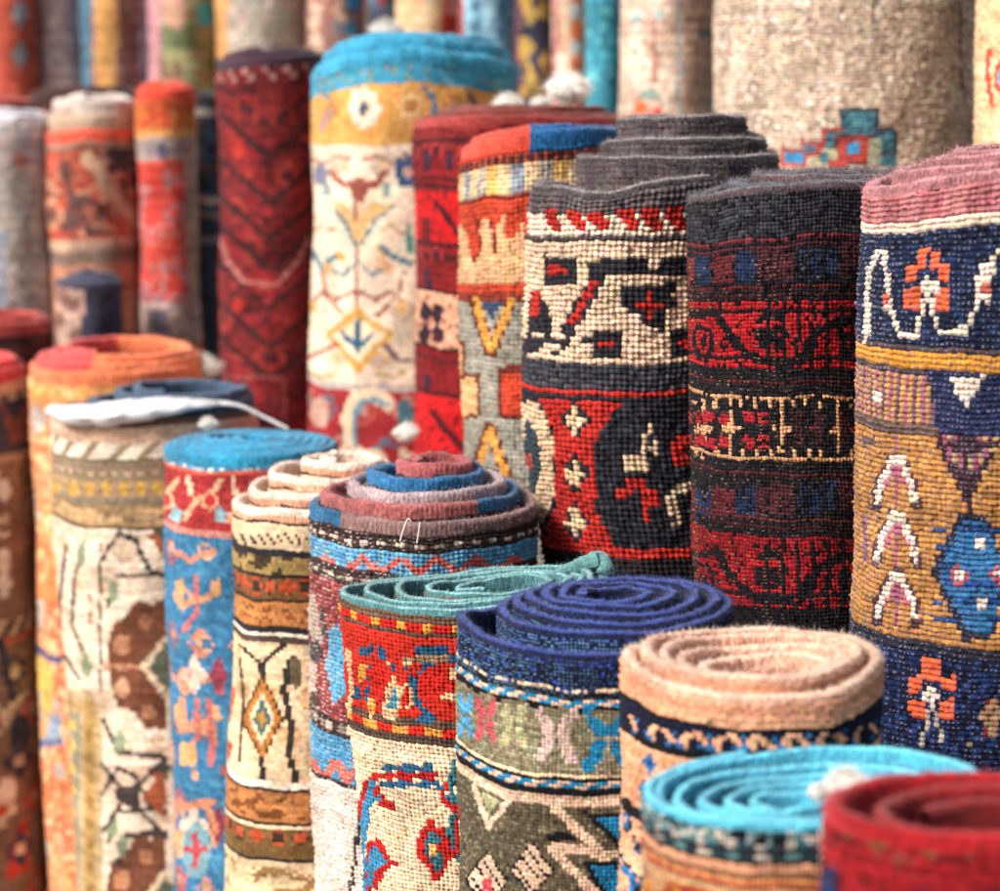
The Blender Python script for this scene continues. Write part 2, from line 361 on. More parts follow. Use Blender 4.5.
def tuft(root, off, p, r, seed, mat=None, name='yarn_tuft', fib=3500):
    """a fluffy knot of loose warp yarn: lumpy core plus many fibres"""
    r_ = np.random.default_rng(seed+int(p[0]*9999) % 977)
    nu, nvv = 40, 26; th = np.linspace(0, 2*math.pi, nu+1); ps = np.linspace(0, math.pi, nvv+1)
    d = np.stack([np.outer(np.sin(ps), np.cos(th)), np.outer(np.sin(ps), np.sin(th)), np.outer(np.cos(ps), np.ones(nu+1))], -1)
    k = r_.standard_normal((7, 3))*3.2; f = r_.random(7)*6.28
    b = sum(np.sin(d@k[i]+f[i]) for i in range(7))/7
    b[:, -1] = b[:, 0]
    R = r*.8*(1+.35*b)[..., None]*d*np.array([1.25, 1, .72])
    V = R.reshape(-1, 3); Q = grid_faces(nvv, nu)
    n = fib; i = r_.integers(0, len(V), n); P0 = V[i]; N = P0/np.linalg.norm(P0, axis=1)[:, None]
    dirs = N+r_.standard_normal((n, 3))*.5; side = np.cross(dirs, r_.standard_normal((n, 3))); side /= np.linalg.norm(side, axis=1)[:, None]
    s = side*.00022; Vt = np.stack([P0-s, P0+s, P0+dirs*r*(.1+.3*r_.random((n, 1)))], 1).reshape(-1, 3); T = np.arange(n)[:, None]*3+np.array([0, 1, 2])+len(V)
    o = mesh_obj(name, np.concatenate([V, Vt])+(p-off), Q, None, mat or M_TUFT, root, T=T)
    return o
# ================================================================== the rugs
G1, G2, G3 = 'front row of short rolled rugs', 'middle row of taller rolled rugs', 'back row of tall rolled rugs'
# ---------------- front row
def d_red(c):
    c.band(0, 2000, 'dred'); c.mott(0, 870, ['wine', 'dred', '9c1c22', '6d3a2c', 'dred'], 5, 7); c.mott(838, 858, ['dred', '5b5a38', '9c1c22', '7a1a1c'], 4, 6, seed=3)
    c.band(902, 912, 'purple'); c.band(912, 920, '3a3f66'); c.mott(895, 1400, ['dred', 'wine', 'navy', 'dred'], 8, 8)
rug('deep red felted rug roll nearest the camera in the lower right corner, loosely coiled', G1, 1.0,
    [(966, 148, 803), (990, 120, 812), (1005, 98, 822), (1010, 70, 830)], d_red, 7, 6, 930, q=.66, t=13, e=12, edge='a3141c', fuzz=2600, S=2, jit=.2,
    ecol=[(1, 9, -1e9, 1e9, '8a1a1e')], top=[(820, 2), (870, 5), (950, 5), (1100, 2)], topdecay=60, turns=2.3, a0=-.9)
def d_cyan(c):
    c.mott(0, 848, ['dteal', '6f8f8a', 'pale', 'teal', 'black', '8aa29a'], 1.6, 4); c.alt(843, 850, ['pale', 'teal', 'slate'], 2)
    c.alt(856, 862, ['lteal', 'dteal', 'pale', 'dteal'], 3); c.band(850, 853, 'char'); c.band(862, 866, 'char')
    c.band(866, 874, 'd9a27e'); c.band(874, 878, 'brown'); c.band(878, 886, 'd89a62'); c.band(886, 889, 'rust'); c.band(889, 900, 'tan'); c.mott(900, 1300, ['tan', 'rust', 'gold', 'teal'], 7, 7)
rug('turquoise edged rug roll with loose oval coils and a white tuft inside, in front', G1, 1.12,
    [(816, 173, 790), (808, 158, 794), (792, 122, 800), (788, 92, 803), (782, 60, 804), (778, 30, 805)], d_cyan, 5, 4.8, 930, q=.72, t=8.5, e=5, edge='4fb3cd', crest='6fcbdc',
    fuzz=2600, top=[(643, 5), (700, 0), (760, -3), (850, -8), (990, -20)], S=3, tufts=((846, 784, 19), (820, 792, 10)), rel=.4, topdecay=110,
    ecol=[(0, 9, -1e9, 1e9, '4fb3cd')])
def d_peach(c):
    c.band(0, 2000, 'peach'); c.band(0, 722, 'dda07c')
    c.band(729, 734, 'black'); c.band(734, 759, 'dnavy')
    c.band(759, 765, 'black')
    for i, x in enumerate(range(634, 884, 17)):
        yb_ = 718+28*math.sqrt(max(0, 1-((x-755)/132)**2))
        c.stamp(x+2, yb_, ["..aa", ".aa.", "baa.", "bba."] if i % 2 else ["aa.b", ".aa.", "..aa", ".bb."], dict(a='peach', b='blue'))
    c.mott(772, 850, ['peach', 'd39d75', 'peach', 'peach'], 4, 5)
    for x, y in ((650, 765), (646, 790), (668, 800), (710, 785), (760, 790), (820, 785), (860, 780)):
        c.stamp(x, y, ["..b..", ".bbb.", "bbkbb", ".bbb.", "..b.."], dict(b='blue', k='black'))
    c.line([(626, 800), (660, 830), (700, 838)], 5, 'black'); c.line([(626, 815), (655, 850), (700, 870)], 4, 'blue'); c.mott(850, 1300, ['peach', 'blue', 'black', 'peach', 'peach'], 4, 5)
    c.band(838, 846, 'black')
rug('peach edged rug roll with an open oval hole and a black and blue checked band', G1, 1.265,
    [(755, 130, 666), (753, 112, 651), (755, 96, 655), (756, 80, 662), (756, 60, 668), (756, 36, 672)], d_peach, 4.7, 4.5, 900, q=.92, t=10.5, e=4, edge='deb094', fuzz=4200, turns=4.7, crest='ecc7ad',
    ridge=.1, rel=.34, top=[(626, -8), (660, 0), (720, 5), (760, 5), (830, 2), (885, -8)], jit=.12, topdecay=90)
def d_blue(c):
    c.band(0, 690, 'dnavy'); c.band(0, 668, '1c2450')
    c.speck(0, 700, ['royal', 'black', 'navy'], .3)
    c.mott(700, 775, ['olive', 'sage', 'olive', '8a8f70'], 1.2, 4)
    def rope(y):
        c.band(y-5, y-1, 'black'); 
        rr = c.rows(y-1, y+9)
        for n, r in enumerate(rr):
            idx = ((np.arange(c.nc)+n*2)//3) % 2
            c.k[r] = np.where(idx[:, None] == 0, col('dcc0a6'), col('2187b5'))
        c.band(y+9, y+15, 'black')
    rope(699)
    for (x, w_, cc) in ((466, 14, 'sky'), (486, 20, 'c75a62'), (514, 26, 'b3b388'), (556, 34, 'd6bfb2'), (608, 36, '2187b5')):
        yy = 735+ (x-556)*(.22 if x < 556 else .05)
        n = max(2, int(w_/9))
        for sx in (-1, 1):
            for sy in (-1, 1):
                for j in range(n+1):
                    c.rect(x+sx*(w_*.2+j*w_*.08)-w_*.17, yy+sy*(6+j*5.5)-5, x+sx*(w_*.2+j*w_*.08)+w_*.17, yy+sy*(6+j*5.5)+5, cc)
        c.rect(x-w_*.42, yy-27, x+w_*.42, yy-21, 'olive')
    rope(782)
    c.band(797, 806, 'dcbfa2', 596)
    c.band(806, 1400, 'dolive'); c.speck(806, 1400, ['olive', '6a6450', '4a4436'], .5)
    CR = 'dcbfa2'
    c.line([(474, 786), (489, 826), (509, 800)], 6, CR); c.poly([(482, 792), (489, 816), (501, 799)], '9aa078')
    for (x, y) in ((532, 870), (487, 880)):
        c.dia(x, y, 22, 30, 'black'); c.dia(x, y, 19, 27, CR); c.line([(x-9, y-13), (x+9, y+13)], 2.5, 'black'); c.line([(x-3, y-20), (x+13, y+4)], 2, 'black'); c.line([(x-14, y-2), (x+2, y+22)], 2, 'black')
    c.rect(482, 878, 492, 892, 'c04a52')
    c.poly([(583, 812), (640, 816), (640, 856), (622, 850)], 'black'); c.poly([(592, 816), (640, 818), (640, 850), (624, 843)], '1f7aa6')
    c.line([(556, 808), (606, 858)], 10, CR); c.poly([(546, 840), (580, 842), (570, 832), (548, 834)], 'black')
    c.poly([(549, 842), (640, 852), (640, 862), (560, 853)], CR)
    c.poly([(583, 862), (640, 864), (640, 900), (600, 895)], 'black'); c.poly([(590, 866), (640, 868), (640, 900), (608, 895)], '1f7aa6'); c.line([(553, 850), (603, 900)], 10, CR)
rug('royal blue edged rug roll with stepped coils, sage and cream pattern below', G1, 1.40,
    [(596, 141, 624), (616, 122, 608), (620, 109, 600), (617, 93, 595), (613, 74, 591), (608, 52, 590), (606, 30, 590)], d_blue, 4.0, 3.8, 900, q=.85, t=8.5, e=2.5,
    edge='121a40', crest='3a529c', wob=.028, flen=.9, fuzz=8000, bfuzz=900, fcol='9fb6e0', warp=('6fa6cf', .5, 0, 44), rel=.27, jit=.16, turns=6.3, ztop=None, topdecay=150, top=[(455, -6), (480, 2), (560, 6), (640, 6), (737, -6)])
def d_teal(c):
    c.band(0, 613, 'teal'); c.speck(0, 613, ['pale', 'sky', 'dteal'], .35)
    c.band(613, 622, '6b5546'); c.alt(622, 630, ['red', 'red', 'e0a040'], 2, ph=1); c.band(630, 639, '5d4a3e')
    c.band(639, 725, 'c62f22')
    s = dict(b='285d80', g='e3a04a', c='ddb98c', r='c62f22', t='4f93ac')
    c.band(722, 731, '5d4a3e'); c.alt(731, 740, ['red', 'd98f3c', 'dd9a48', 'red'], 2); c.band(740, 749, '4f4038')
    c.band(749, 1400, 'e3cba8')
    # red border figures
    c.rect(346, 650, 352, 662, 'c'*0 or 'ddb98c')
    c.poly([(360, 648), (372, 646), (372, 655), (360, 656)], '285d80'); c.poly([(376, 648), (388, 648), (386, 662), (378, 660)], '285d80')
    c.poly([(358, 665), (367, 662), (366, 680), (358, 682)], 'e3a04a'); c.poly([(350, 684), (362, 686), (360, 700), (350, 700)], '285d80'); c.line([(366, 690), (372, 716)], 4, 'ddb98c')
    c.line([(350, 656), (352, 690), (350, 712)], 4, 'ddb98c'); c.poly([(370, 700), (376, 700), (376, 716), (370, 716)], 'e3a04a'); c.line([(372, 668), (366, 698)], 5, '285d80')
    c.ell(378, 678, 10, 15, 'c8281f')
    c.line([(388, 664), (398, 670), (412, 662)], 5, 'ddb98c'); c.poly([(385, 690), (397, 672), (404, 690), (398, 719), (382, 719)], 'ddb98c'); c.poly([(388, 698), (396, 688), (400, 700), (394, 711), (387, 709)], '4f93ac')
    c.rect(414, 647, 448, 654, '285d80'); c.poly([(404, 656), (456, 656), (456, 664), (404, 662)], 'a3886b'); c.rect(392, 664, 408, 670, '285d80'); c.rect(422, 662, 438, 669, '285d80')
    c.line([(410, 676), (414, 692), (420, 706), (432, 718)], 6, '285d80'); c.line([(408, 684), (412, 700), (408, 708)], 4, 'ddb98c'); c.ell(434, 684, 16, 17, 'cc2a20'); c.line([(418, 672), (416, 690)], 4, '285d80')
    c.poly([(448, 668), (460, 664), (460, 680), (450, 680)], 'ddb98c'); c.poly([(438, 694), (458, 692), (458, 702), (444, 702)], 'ddb98c'); c.poly([(417, 716), (434, 712), (434, 722), (417, 722)], '285d80')
    c.poly([(400, 650), (404, 672), (398, 684), (394, 660)], 'c62f22'); c.rect(450, 655, 458, 663, '285d80')
    # cream ground figures
    for y in (0, 62):
        c.line([(383, 768+y), (432, 768+y)], 7, '285d80'); c.line([(378, 776+y), (434, 776+y)], 7, 'b3231f'); c.line([(384, 784+y), (438, 784+y)], 6, '285d80') if y == 0 else None
        if y == 0: c.line([(438, 784), (446, 800)], 6, '285d80')
    c.rect(376, 826, 440, 848, 'e3cba8')
    c.line([(372, 780), (364, 806), (360, 850), (364, 900)], 12, 'b3231f'); c.line([(373, 784), (367, 808), (362, 850), (366, 900)], 8, '3d86ad'); c.line([(378, 790), (380, 800), (392, 806)], 7, 'b3231f'); c.line([(369, 804), (378, 798)], 6, '3d86ad')
    c.poly([(368, 842), (380, 838), (390, 858), (402, 862), (386, 870), (376, 890), (366, 890)], 'b3231f'); c.poly([(370, 848), (378, 846), (386, 862), (376, 872), (372, 885), (366, 885)], '3d86ad')
    c.poly([(430, 816), (438, 828), (456, 830), (458, 850), (446, 868), (436, 884), (428, 866), (416, 856), (418, 838)], 'b3231f'); c.poly([(432, 828), (440, 838), (438, 850), (446, 860), (436, 872), (428, 856), (422, 846)], '2f6b74'); c.rect(427, 842, 437, 856, 'dfa56a')
    c.line([(458, 760), (450, 790), (458, 805), (450, 830), (462, 860)], 8, '2f6b74'); c.line([(462, 752), (462, 800), (456, 830), (464, 870)], 5, 'b3231f'); c.line([(446, 786), (442, 800), (454, 808)], 5, 'b3231f')
    c.line([(340, 740), (352, 790), (350, 890)], 4, 'c0562f')
rug('teal edged rug roll squeezed oval, with a bright red flowered border above a cream ground', G1, 1.545,
    [(472, 134, 590), (478, 117, 588), (486, 96, 587), (492, 70, 586), (496, 42, 586)], d_teal, 4.8, 4.5, 900, q=.62, t=6.5, e=3.5, edge='4f8488', crest='82b4b2', fuzz=2200, rel=.3, wob=.03,
    top=[(338, 2), (400, 4), (450, 4), (520, -4), (600, -14)], lean=[(590, 0), (700, 7), (891, 24)], turns=4.4, topdecay=120)
def d_mauve(c):
    c.band(0, 1400, 'maroon'); c.band(0, 555, '3c3130'); c.alt(544, 549, ['c9b8a6', '4b3b39'], 2)
    c.mott(554, 577, ['5fa5c9', '4d92b9', '6aaed0'], 2, 4)
    for x0 in range(306, 560, 38): c.line([(x0, 573), (x0+18, 558), (x0+38, 573)], 7, 'd8665a')
    c.band(577, 582, '3a3030'); c.alt(582, 589, ['c9bba9', '5a4a46', '8f8378'], 2); c.band(589, 594, '3a3030')
    c.band(594, 732, '8d4446'); c.speck(594, 732, ['7a3a3d', '9d5250'], .5)
    c.poly([(330, 630), (345, 622), (350, 690), (334, 706), (326, 668)], '5a9fc2'); c.line([(312, 600), (318, 640), (311, 680), (316, 725)], 10, 'b9ab9c'); c.line([(322, 610), (325, 640)], 4, '4b4648'); c.ell(316, 652, 6, 12, '4b4648'); c.ell(315, 700, 5, 10, '5a4a46')
    c.band(732, 738, '3a3030'); c.alt(738, 746, ['c9bba9', '4a3c3a', '8f8378'], 2); c.band(746, 750, '3a3030')
    c.band(750, 796, '4d92b9')
    for x0 in range(300, 560, 24): c.line([(x0, 780), (x0+12, 762), (x0+24, 780)], 8, 'd8705f')
    c.band(796, 802, '2e2a30'); c.band(802, 1400, 'ddd0c2')
    c.line([(362, 800), (356, 850), (350, 900)], 4, 'char')
rug('mauve edged rug roll stepping up in blue, pink and lavender coils, two threads hanging', G1, 1.72,
    [(426, 119, 506), (422, 104, 493), (430, 86, 484), (425, 62, 474), (437, 43, 463), (437, 26, 460)], d_mauve, 4.8, 4.5, 900, q=.92, t=10, e=9, edge='8b6e6a', fuzz=2200, turns=5.3,
    warp=('d5c8b8', .3), ecol=[(0, .95, -1e9, 341, '23668f'), (.95, 2, -1e9, 474, 'a8625f'), (.95, 2, 474, 1e9, '23608c'), (1.95, 3, -1e9, 1e9, 'b09fa0'), (2.95, 4, -1e9, 1e9, '2a6a98'), (3.95, 9, -1e9, 1e9, 'a85c5c')], ridge=.08)
def d_crp(c):
    c.band(0, 528, 'c8703f'); c.band(0, 516, 'e5a07e'); c.band(521, 526, 'char'); c.band(526, 552, 'd8c39e')
    for x in range(232, 400, 9): c.line([(x, 534), (x+5, 543)], 3, '4a4038')
    c.band(552, 557, 'char'); c.mott(557, 575, ['9c8a55', 'b09a5f', '4a3c2c'], 2, 3); c.band(575, 578, 'char'); c.band(578, 600, '7a5634'); c.orn(579, 601, ['b8502f', '3f3428', 'c05a3a'], 4, 1, 1); c.band(600, 604, '3a3428')
    c.band(604, 630, 'b87c48'); c.mott(608, 626, ['b87c48', 'c08650', '8a5528', 'b87c48'], 2, 3); c.band(630, 635, 'char'); c.band(635, 640, 'ivory'); c.band(640, 644, '4a4038'); c.band(644, 1400, 'e8cda4')
    c.orn(650, 780, ['d8b684', 'cfa878'], 7, 4, .6)
    def fld(dy):
        for x in (262, 340):
            c.line([(x-22, 645+dy), (x-3, 662+dy), (x, 680+dy)], 4, 'char'); c.line([(x+22, 645+dy), (x+3, 662+dy), (x, 680+dy)], 4, 'char')
            c.line([(x, 665+dy), (x, 685+dy)], 6, '33302c'); c.dia(x, 718+dy, 22, 45, '4a3524'); c.dia(x, 718+dy, 19, 40, 'b97a3a'); c.dia(x, 718+dy, 13, 28, 'ead9b0'); c.dia(x, 718+dy, 9, 20, '4d6d68'); c.dia(x, 718+dy, 4, 10, 'c79545')
            c.line([(x, 758+dy), (x, 785+dy)], 6, '33302c'); c.line([(x, 778+dy), (x-20, 800+dy)], 4, 'char'); c.line([(x, 778+dy), (x+20, 800+dy)], 4, 'char')
        c.line([(290, 660+dy), (284, 690+dy), (290, 720+dy), (290, 760+dy), (300, 790+dy)], 7, '37322c'); c.ell(296, 672+dy, 7, 16, '6b5f48'); c.line([(240, 660+dy), (244, 700+dy), (240, 760+dy)], 3, '4a4038')
        c.line([(233, 690+dy), (228, 720+dy)], 6, 'c2604a'); c.line([(230, 745+dy), (224, 770+dy)], 6, 'c2604a')
    fld(0)
    c.band(784, 789, 'ivory'); c.band(789, 793, 'char'); c.band(793, 823, 'b87c48'); c.mott(797, 819, ['b87c48', 'c08650', '7a4a25'], 2, 3); c.band(823, 827, 'char'); c.band(830, 858, '7a6038'); c.orn(831, 858, ['b8502f', '3c3428', 'c0583a'], 5, 1, 1); c.band(858, 862, 'char'); c.band(862, 1400, 'e0cba0')
    c.mott(870, 1400, ['e0cba0', 'e0cba0', '9a7a4c'], 3, 4)
rug('cream and peach edged rug roll with stepped coils, brown and teal diamonds below', G1, 1.86,
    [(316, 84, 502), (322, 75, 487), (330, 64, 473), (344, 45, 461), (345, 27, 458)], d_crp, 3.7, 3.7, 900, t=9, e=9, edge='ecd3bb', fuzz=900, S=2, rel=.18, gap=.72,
    ecol=[(0, 9, -1e9, 1e9, 'efd6c0')], lean=[(500, 0), (640, -3), (891, -18)], erib=0, edraw=lambda ec, tf, fx, pf, px: ec.__setitem__((slice(None), slice(0, 2)), col('e3a584')))
def d_btop(c):
    c.band(0, 471, '6f9bb5'); c.mott(0, 471, ['a8c0cc', '4f8fb5', 'white', '5b90b0'], 1.5, 3); c.band(471, 476, 'coral'); c.band(476, 1400, '3a86b0')
    c.band(476, 532, 'a3262b')
    for x0 in range(140, 350, 44):
        c.line([(x0, 520), (x0+12, 500), (x0+28, 492), (x0+38, 480)], 5, 'e0b48a'); c.ell(x0+26, 500, 8, 10, 'e0b48a'); c.ell(x0+26, 500, 5, 7, 'c62b30'); c.poly([(x0+34, 505), (x0+44, 512), (x0+38, 525), (x0+30, 518)], '8fb8bf'); c.line([(x0+4, 478), (x0+8, 495)], 5, 'd9c2a0')
    c.band(532, 540, 'd99a8a')
    c.mott(540, 1400, ['3d86ad', '3079a5', '4a8fb0', '2f7eae'], 5, 5)
    c.mott(540, 1400, ['2f7ca6', '25719c', '3a86ab', '2876a4'], 5, 5)
    CO = 'd3906c'; c.orn(545, 1300, ['c98a72', 'd9a07c', '2f6f98', 'a85a5c'], 9, 4, .7); c.orn(545, 1300, ['d9a889', '2b6f98'], 5, 9, .6, 7)
    for dy in (0, 125, 250):
        c.line([(176, 552+dy), (190, 560+dy), (214, 552+dy)], 6, CO); c.line([(178, 585+dy), (182, 605+dy), (200, 600+dy), (218, 592+dy)], 7, 'd9a070'); c.line([(196, 575+dy), (198, 610+dy), (184, 630+dy)], 5, 'c9706a'); c.rect(176, 580+dy, 184, 594+dy, 'e0a870'); c.rect(210, 580+dy, 220, 594+dy, 'e0a870')
    for dy in (0, 150):
        c.ell(194, 675+dy, 15, 7, 'f0cdb8'); c.ell(194, 675+dy, 6, 20, 'f0cdb8'); c.dia(218, 675+dy, 10, 20, '8a2f48')
    c.line([(182, 700), (186, 730), (205, 725), (215, 745)], 7, CO); c.rect(180, 742, 196, 766, 'e0a870'); c.line([(208, 700), (212, 765)], 6, 'c9706a')
    c.line([(172, 830), (176, 808), (206, 802), (216, 830)], 7, CO); c.ell(196, 850, 14, 28, '6f9fa8'); c.rect(192, 832, 199, 868, 'a83a45'); c.rect(184, 846, 207, 853, 'a83a45')
rug('bright azure topped rug roll, tightly and flatly coiled, coral figures on a blue side', G1, 2.015,
    [(252, 88, 446), (252, 80, 444), (252, 72, 443), (252, 64, 442), (251, 56, 441), (250, 48, 440), (250, 40, 440), (250, 30, 440), (250, 20, 440)], d_btop, 3.5, 3.5, 900, t=9.5, e=9,
    edge='1190b8', fuzz=500, S=2, haze_mix=0.04, bfuzz=60, zwob=.6, wob=.006, tufts=((208, 424, 8), (406, 432, 11)))
def d_white(c):
    c.band(0, 440, 'a5703f'); c.band(436, 1400, 'dfcfae'); c.alt(440, 458, ['e6dcc6', '8f7f60', 'e6dcc6'], 3, slant=1)
    c.band(458, 463, 'olive'); c.band(463, 503, '8a7a62'); c.alt(470, 476, ['b5a37e', '746650'], 2); c.band(480, 496, '917c58')
    for x in range(56, 260, 17): c.dia(x, 489, 6, 9, 'b5913f')
    c.band(503, 507, '77705a'); c.band(507, 527, 'ae9060'); c.mott(510, 524, ['c0a474', 'b0946a', '80694a'], 2, 3); c.band(527, 531, '4a4030')
    c.mott(531, 1400, ['e6d2b6', 'ead9c0', 'dfcbae'], 4, 5); c.orn(540, 1200, ['cdb698', 'd3b898'], 7, 5, .5)
    K = '33292a'
    for dy in (0, 235):
        c.line([(66, 545+dy), (60, 600+dy), (62, 650+dy), (80, 680+dy)], 3.5, K); c.line([(85, 540+dy), (74, 580+dy), (72, 625+dy), (90, 668+dy)], 3.5, K); c.ell(82, 555+dy, 5, 12, '7f9072'); c.ell(86, 665+dy, 5, 12, '7f9072'); c.rect(88, 592+dy, 92, 603+dy, 'b8552f'); c.rect(88, 612+dy, 92, 624+dy, 'b8552f')
        c.line([(100, 545+dy), (100, 690+dy)], 2.5, K); c.line([(101, 560+dy), (118, 535+dy)], 4, K); c.line([(118, 533+dy), (135, 540+dy), (150, 572+dy), (166, 576+dy)], 5, K); c.line([(114, 580+dy), (108, 606+dy)], 4, K); c.line([(118, 576+dy), (160, 574+dy)], 4, K); c.ell(113, 592+dy, 5, 12, '7f9072'); c.poly([(145, 532+dy), (166, 532+dy), (166, 560+dy)], '9a4f30'); c.poly([(152, 530+dy), (170, 530+dy), (170, 548+dy)], '4a4f40')
        c.poly([(107, 650+dy), (112, 625+dy), (124, 618+dy), (138, 600+dy), (150, 604+dy), (166, 598+dy), (166, 730+dy), (146, 728+dy), (134, 712+dy), (118, 706+dy), (110, 684+dy)], '6d3c22')
        c.ell(122, 645+dy, 8, 10, 'b5825c'); c.ell(122, 688+dy, 8, 10, 'c29674'); c.ell(146, 622+dy, 7, 8, 'a06c48'); c.ell(148, 712+dy, 7, 8, 'b5825c'); c.line([(104, 667+dy), (166, 667+dy)], 4, 'c58f6c')
        c.dia(166, 667+dy, 26, 34, 'ddc8a4'); c.dia(166, 667+dy, 18, 24, '55604c')
        c.line([(104, 720+dy), (118, 752+dy), (166, 757+dy)], 5, K); c.ell(120, 742+dy, 6, 12, '7f9072')
    c.line([(102, 765), (126, 795), (104, 830)], 5, K); c.line([(126, 795), (166, 760)], 5, K); c.line([(126, 795), (166, 838)], 5, K); c.poly([(114, 790), (140, 782), (140, 808), (118, 804)], K); c.poly([(140, 795), (166, 772), (166, 820)], 'a0522f'); c.line([(118, 865), (126, 836), (166, 832)], 6, K); c.ell(122, 845, 5, 12, '7f9072')
    c.poly([(40, 690), (92, 690), (102, 720), (102, 960), (40, 960)], 'b8a27a'); c.rect(56, 720, 66, 960, 'cbb98e'); c.rect(68, 712, 80, 960, '918f74'); c.rect(84, 700, 96, 960, 'ab8c50'); c.line([(64, 700), (90, 712)], 8, 'a58a54')
    for y in range(725, 900, 22): c.dia(73, y, 4, 7, 'c9b050'); c.dia(90, y+10, 4, 7, '8a6c2c')
rug('wide rug roll under white plastic, olive border over a cream side with brown flowers', G1, 2.17,
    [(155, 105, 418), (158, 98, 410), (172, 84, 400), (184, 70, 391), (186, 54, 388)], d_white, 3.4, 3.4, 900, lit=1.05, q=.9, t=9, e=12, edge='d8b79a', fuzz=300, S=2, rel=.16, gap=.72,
    ecol=[(1.9, 9, -1e9, 1e9, '35536e'), (.95, 1.9, -1e9, 1e9, '6b4a3a')], lean=[(420, 0), (640, 5), (891, 15)], haze_mix=0.04, bfuzz=0)
def d_orange(c):
    pass
    c.mott(0, 1400, ['d99a60', 'd27c4c', 'dfb584', 'c86c46', 'd5965c', 'b5aaa0'], 9, 7); c.mott(0, 410, ['dba25c', 'd89050', 'e0b878'], 4, 5)
    c.rect(20, 540, 60, 600, 'd98a4c'); c.line([(30, 640), (45, 655), (60, 660)], 8, '4a5478'); c.ell(40, 690, 14, 34, 'e6b858'); c.rect(24, 715, 60, 742, '8a9cae'); c.ell(42, 722, 7, 16, 'dca566'); c.line([(28, 745), (60, 742)], 7, '52658c'); c.ell(44, 780, 12, 26, 'd2733f')
    c.line([(20, 500), (45, 520), (60, 560)], 5, 'ead8b4'); c.orn(400, 1200, ['e6c890', 'c9784a', '9aa0a8', 'dcb070'], 9, 4, .7)
rug('orange edged rug roll with a mottled orange and yellow side, behind the plastic topped one', G1, 2.38,
    [(117, 89, 366), (118, 84, 358), (122, 76, 352), (126, 66, 347)], d_orange, 4.2, 4.2, 900, lit=1.08, t=10, e=10, edge='e2794a', fuzz=200, S=2, haze_mix=0.05, bfuzz=0, tufts=((205, 368, 15),),
    ecol=[(.95, 9, -1e9, 80, 'cf4a48')])
def d_rl(c):
    c.band(0, 1400, '7a5f4e'); c.band(0, 392, 'd8a890'); c.alt(388, 396, ['a8a098', '5a4a44'], 3); c.band(396, 445, '34364c'); c.poly([(0, 400), (14, 420), (28, 400), (28, 440), (10, 445)], '7a4a3c'); c.band(445, 455, 'a88c78'); c.band(455, 605, '806654')
    for y in (490, 525, 560, 585): c.ell(4, y, 7, 12, 'ddd8cf'); 
    c.ell(20, 545, 5, 9, '8a6a50'); c.alt(608, 622, ['b5a690', '4a3c34'], 3, slant=1); c.band(622, 628, 'a85a48'); c.band(628, 1400, '7a6252')
    c.line([(0, 640), (14, 700), (28, 690)], 9, '232a44'); c.ell(20, 735, 10, 22, '232a3c'); c.line([(0, 720), (28, 690)], 5, 'c9b8a0'); c.ell(8, 790, 9, 14, 'd8cdbb'); c.poly([(12, 840), (28, 810), (28, 870), (6, 880)], 'b5302a'); c.orn(455, 600, ['8f7a66', '7a5f4c', 'b5a594'], 7, 4, .7); c.orn(640, 1300, ['a08a74', '303850', 'cbb8a0', 'b03a30'], 9, 3, .8)
    c.mott(1000, 1400, ['5a463a', 'b5302a', '8a7a5c', '232a44'], 8, 8)
rug('red edged rug roll cut by the left photo edge, dark brown and navy side', G1, 2.45,
    [(-44, 73, 368), (-44, 66, 362), (-42, 58, 358)], d_rl, 4.2, 4.2, 900, lit=1.35, t=9, e=12, edge='cf4440', fuzz=150, S=2, haze_mix=0.04, bfuzz=0)
rug('small red edged rug roll with a wine coloured side at the far left', G1, 2.66,
    [(2, 50, 322), (2, 44, 318), (2, 36, 315)], lambda c: c.mott(0, 1400, ['4a1c1c', '7a2a26', '3a1a1c'], 5, 6), 5, 5, 420, t=9, e=10, edge='b8403a', fuzz=100, S=1, haze_mix=0.04, bfuzz=0)
def d_db(c):
    c.mott(0, 1400, ['262c44', '2f3650', '232839'], 6, 6); c.poly([(40, 270), (86, 270), (80, 360), (40, 360)], 'b59a88')
    c.mott(0, 0, ['262c44'], 3, 3)
    for (x, y) in ((60, 290), (72, 305), (58, 320), (75, 335), (66, 300)): c.ell(x, y, 7, 8, '7a5a54')
rug('low dark blue and beige rug roll wedged behind the orange edged one', G1, 2.66,
    [(90, 36, 282), (92, 28, 277), (94, 20, 274)], d_db, 5, 5, 380, t=9, e=6, edge='3a4058', fuzz=80, S=1, haze_mix=0.04, bfuzz=0)
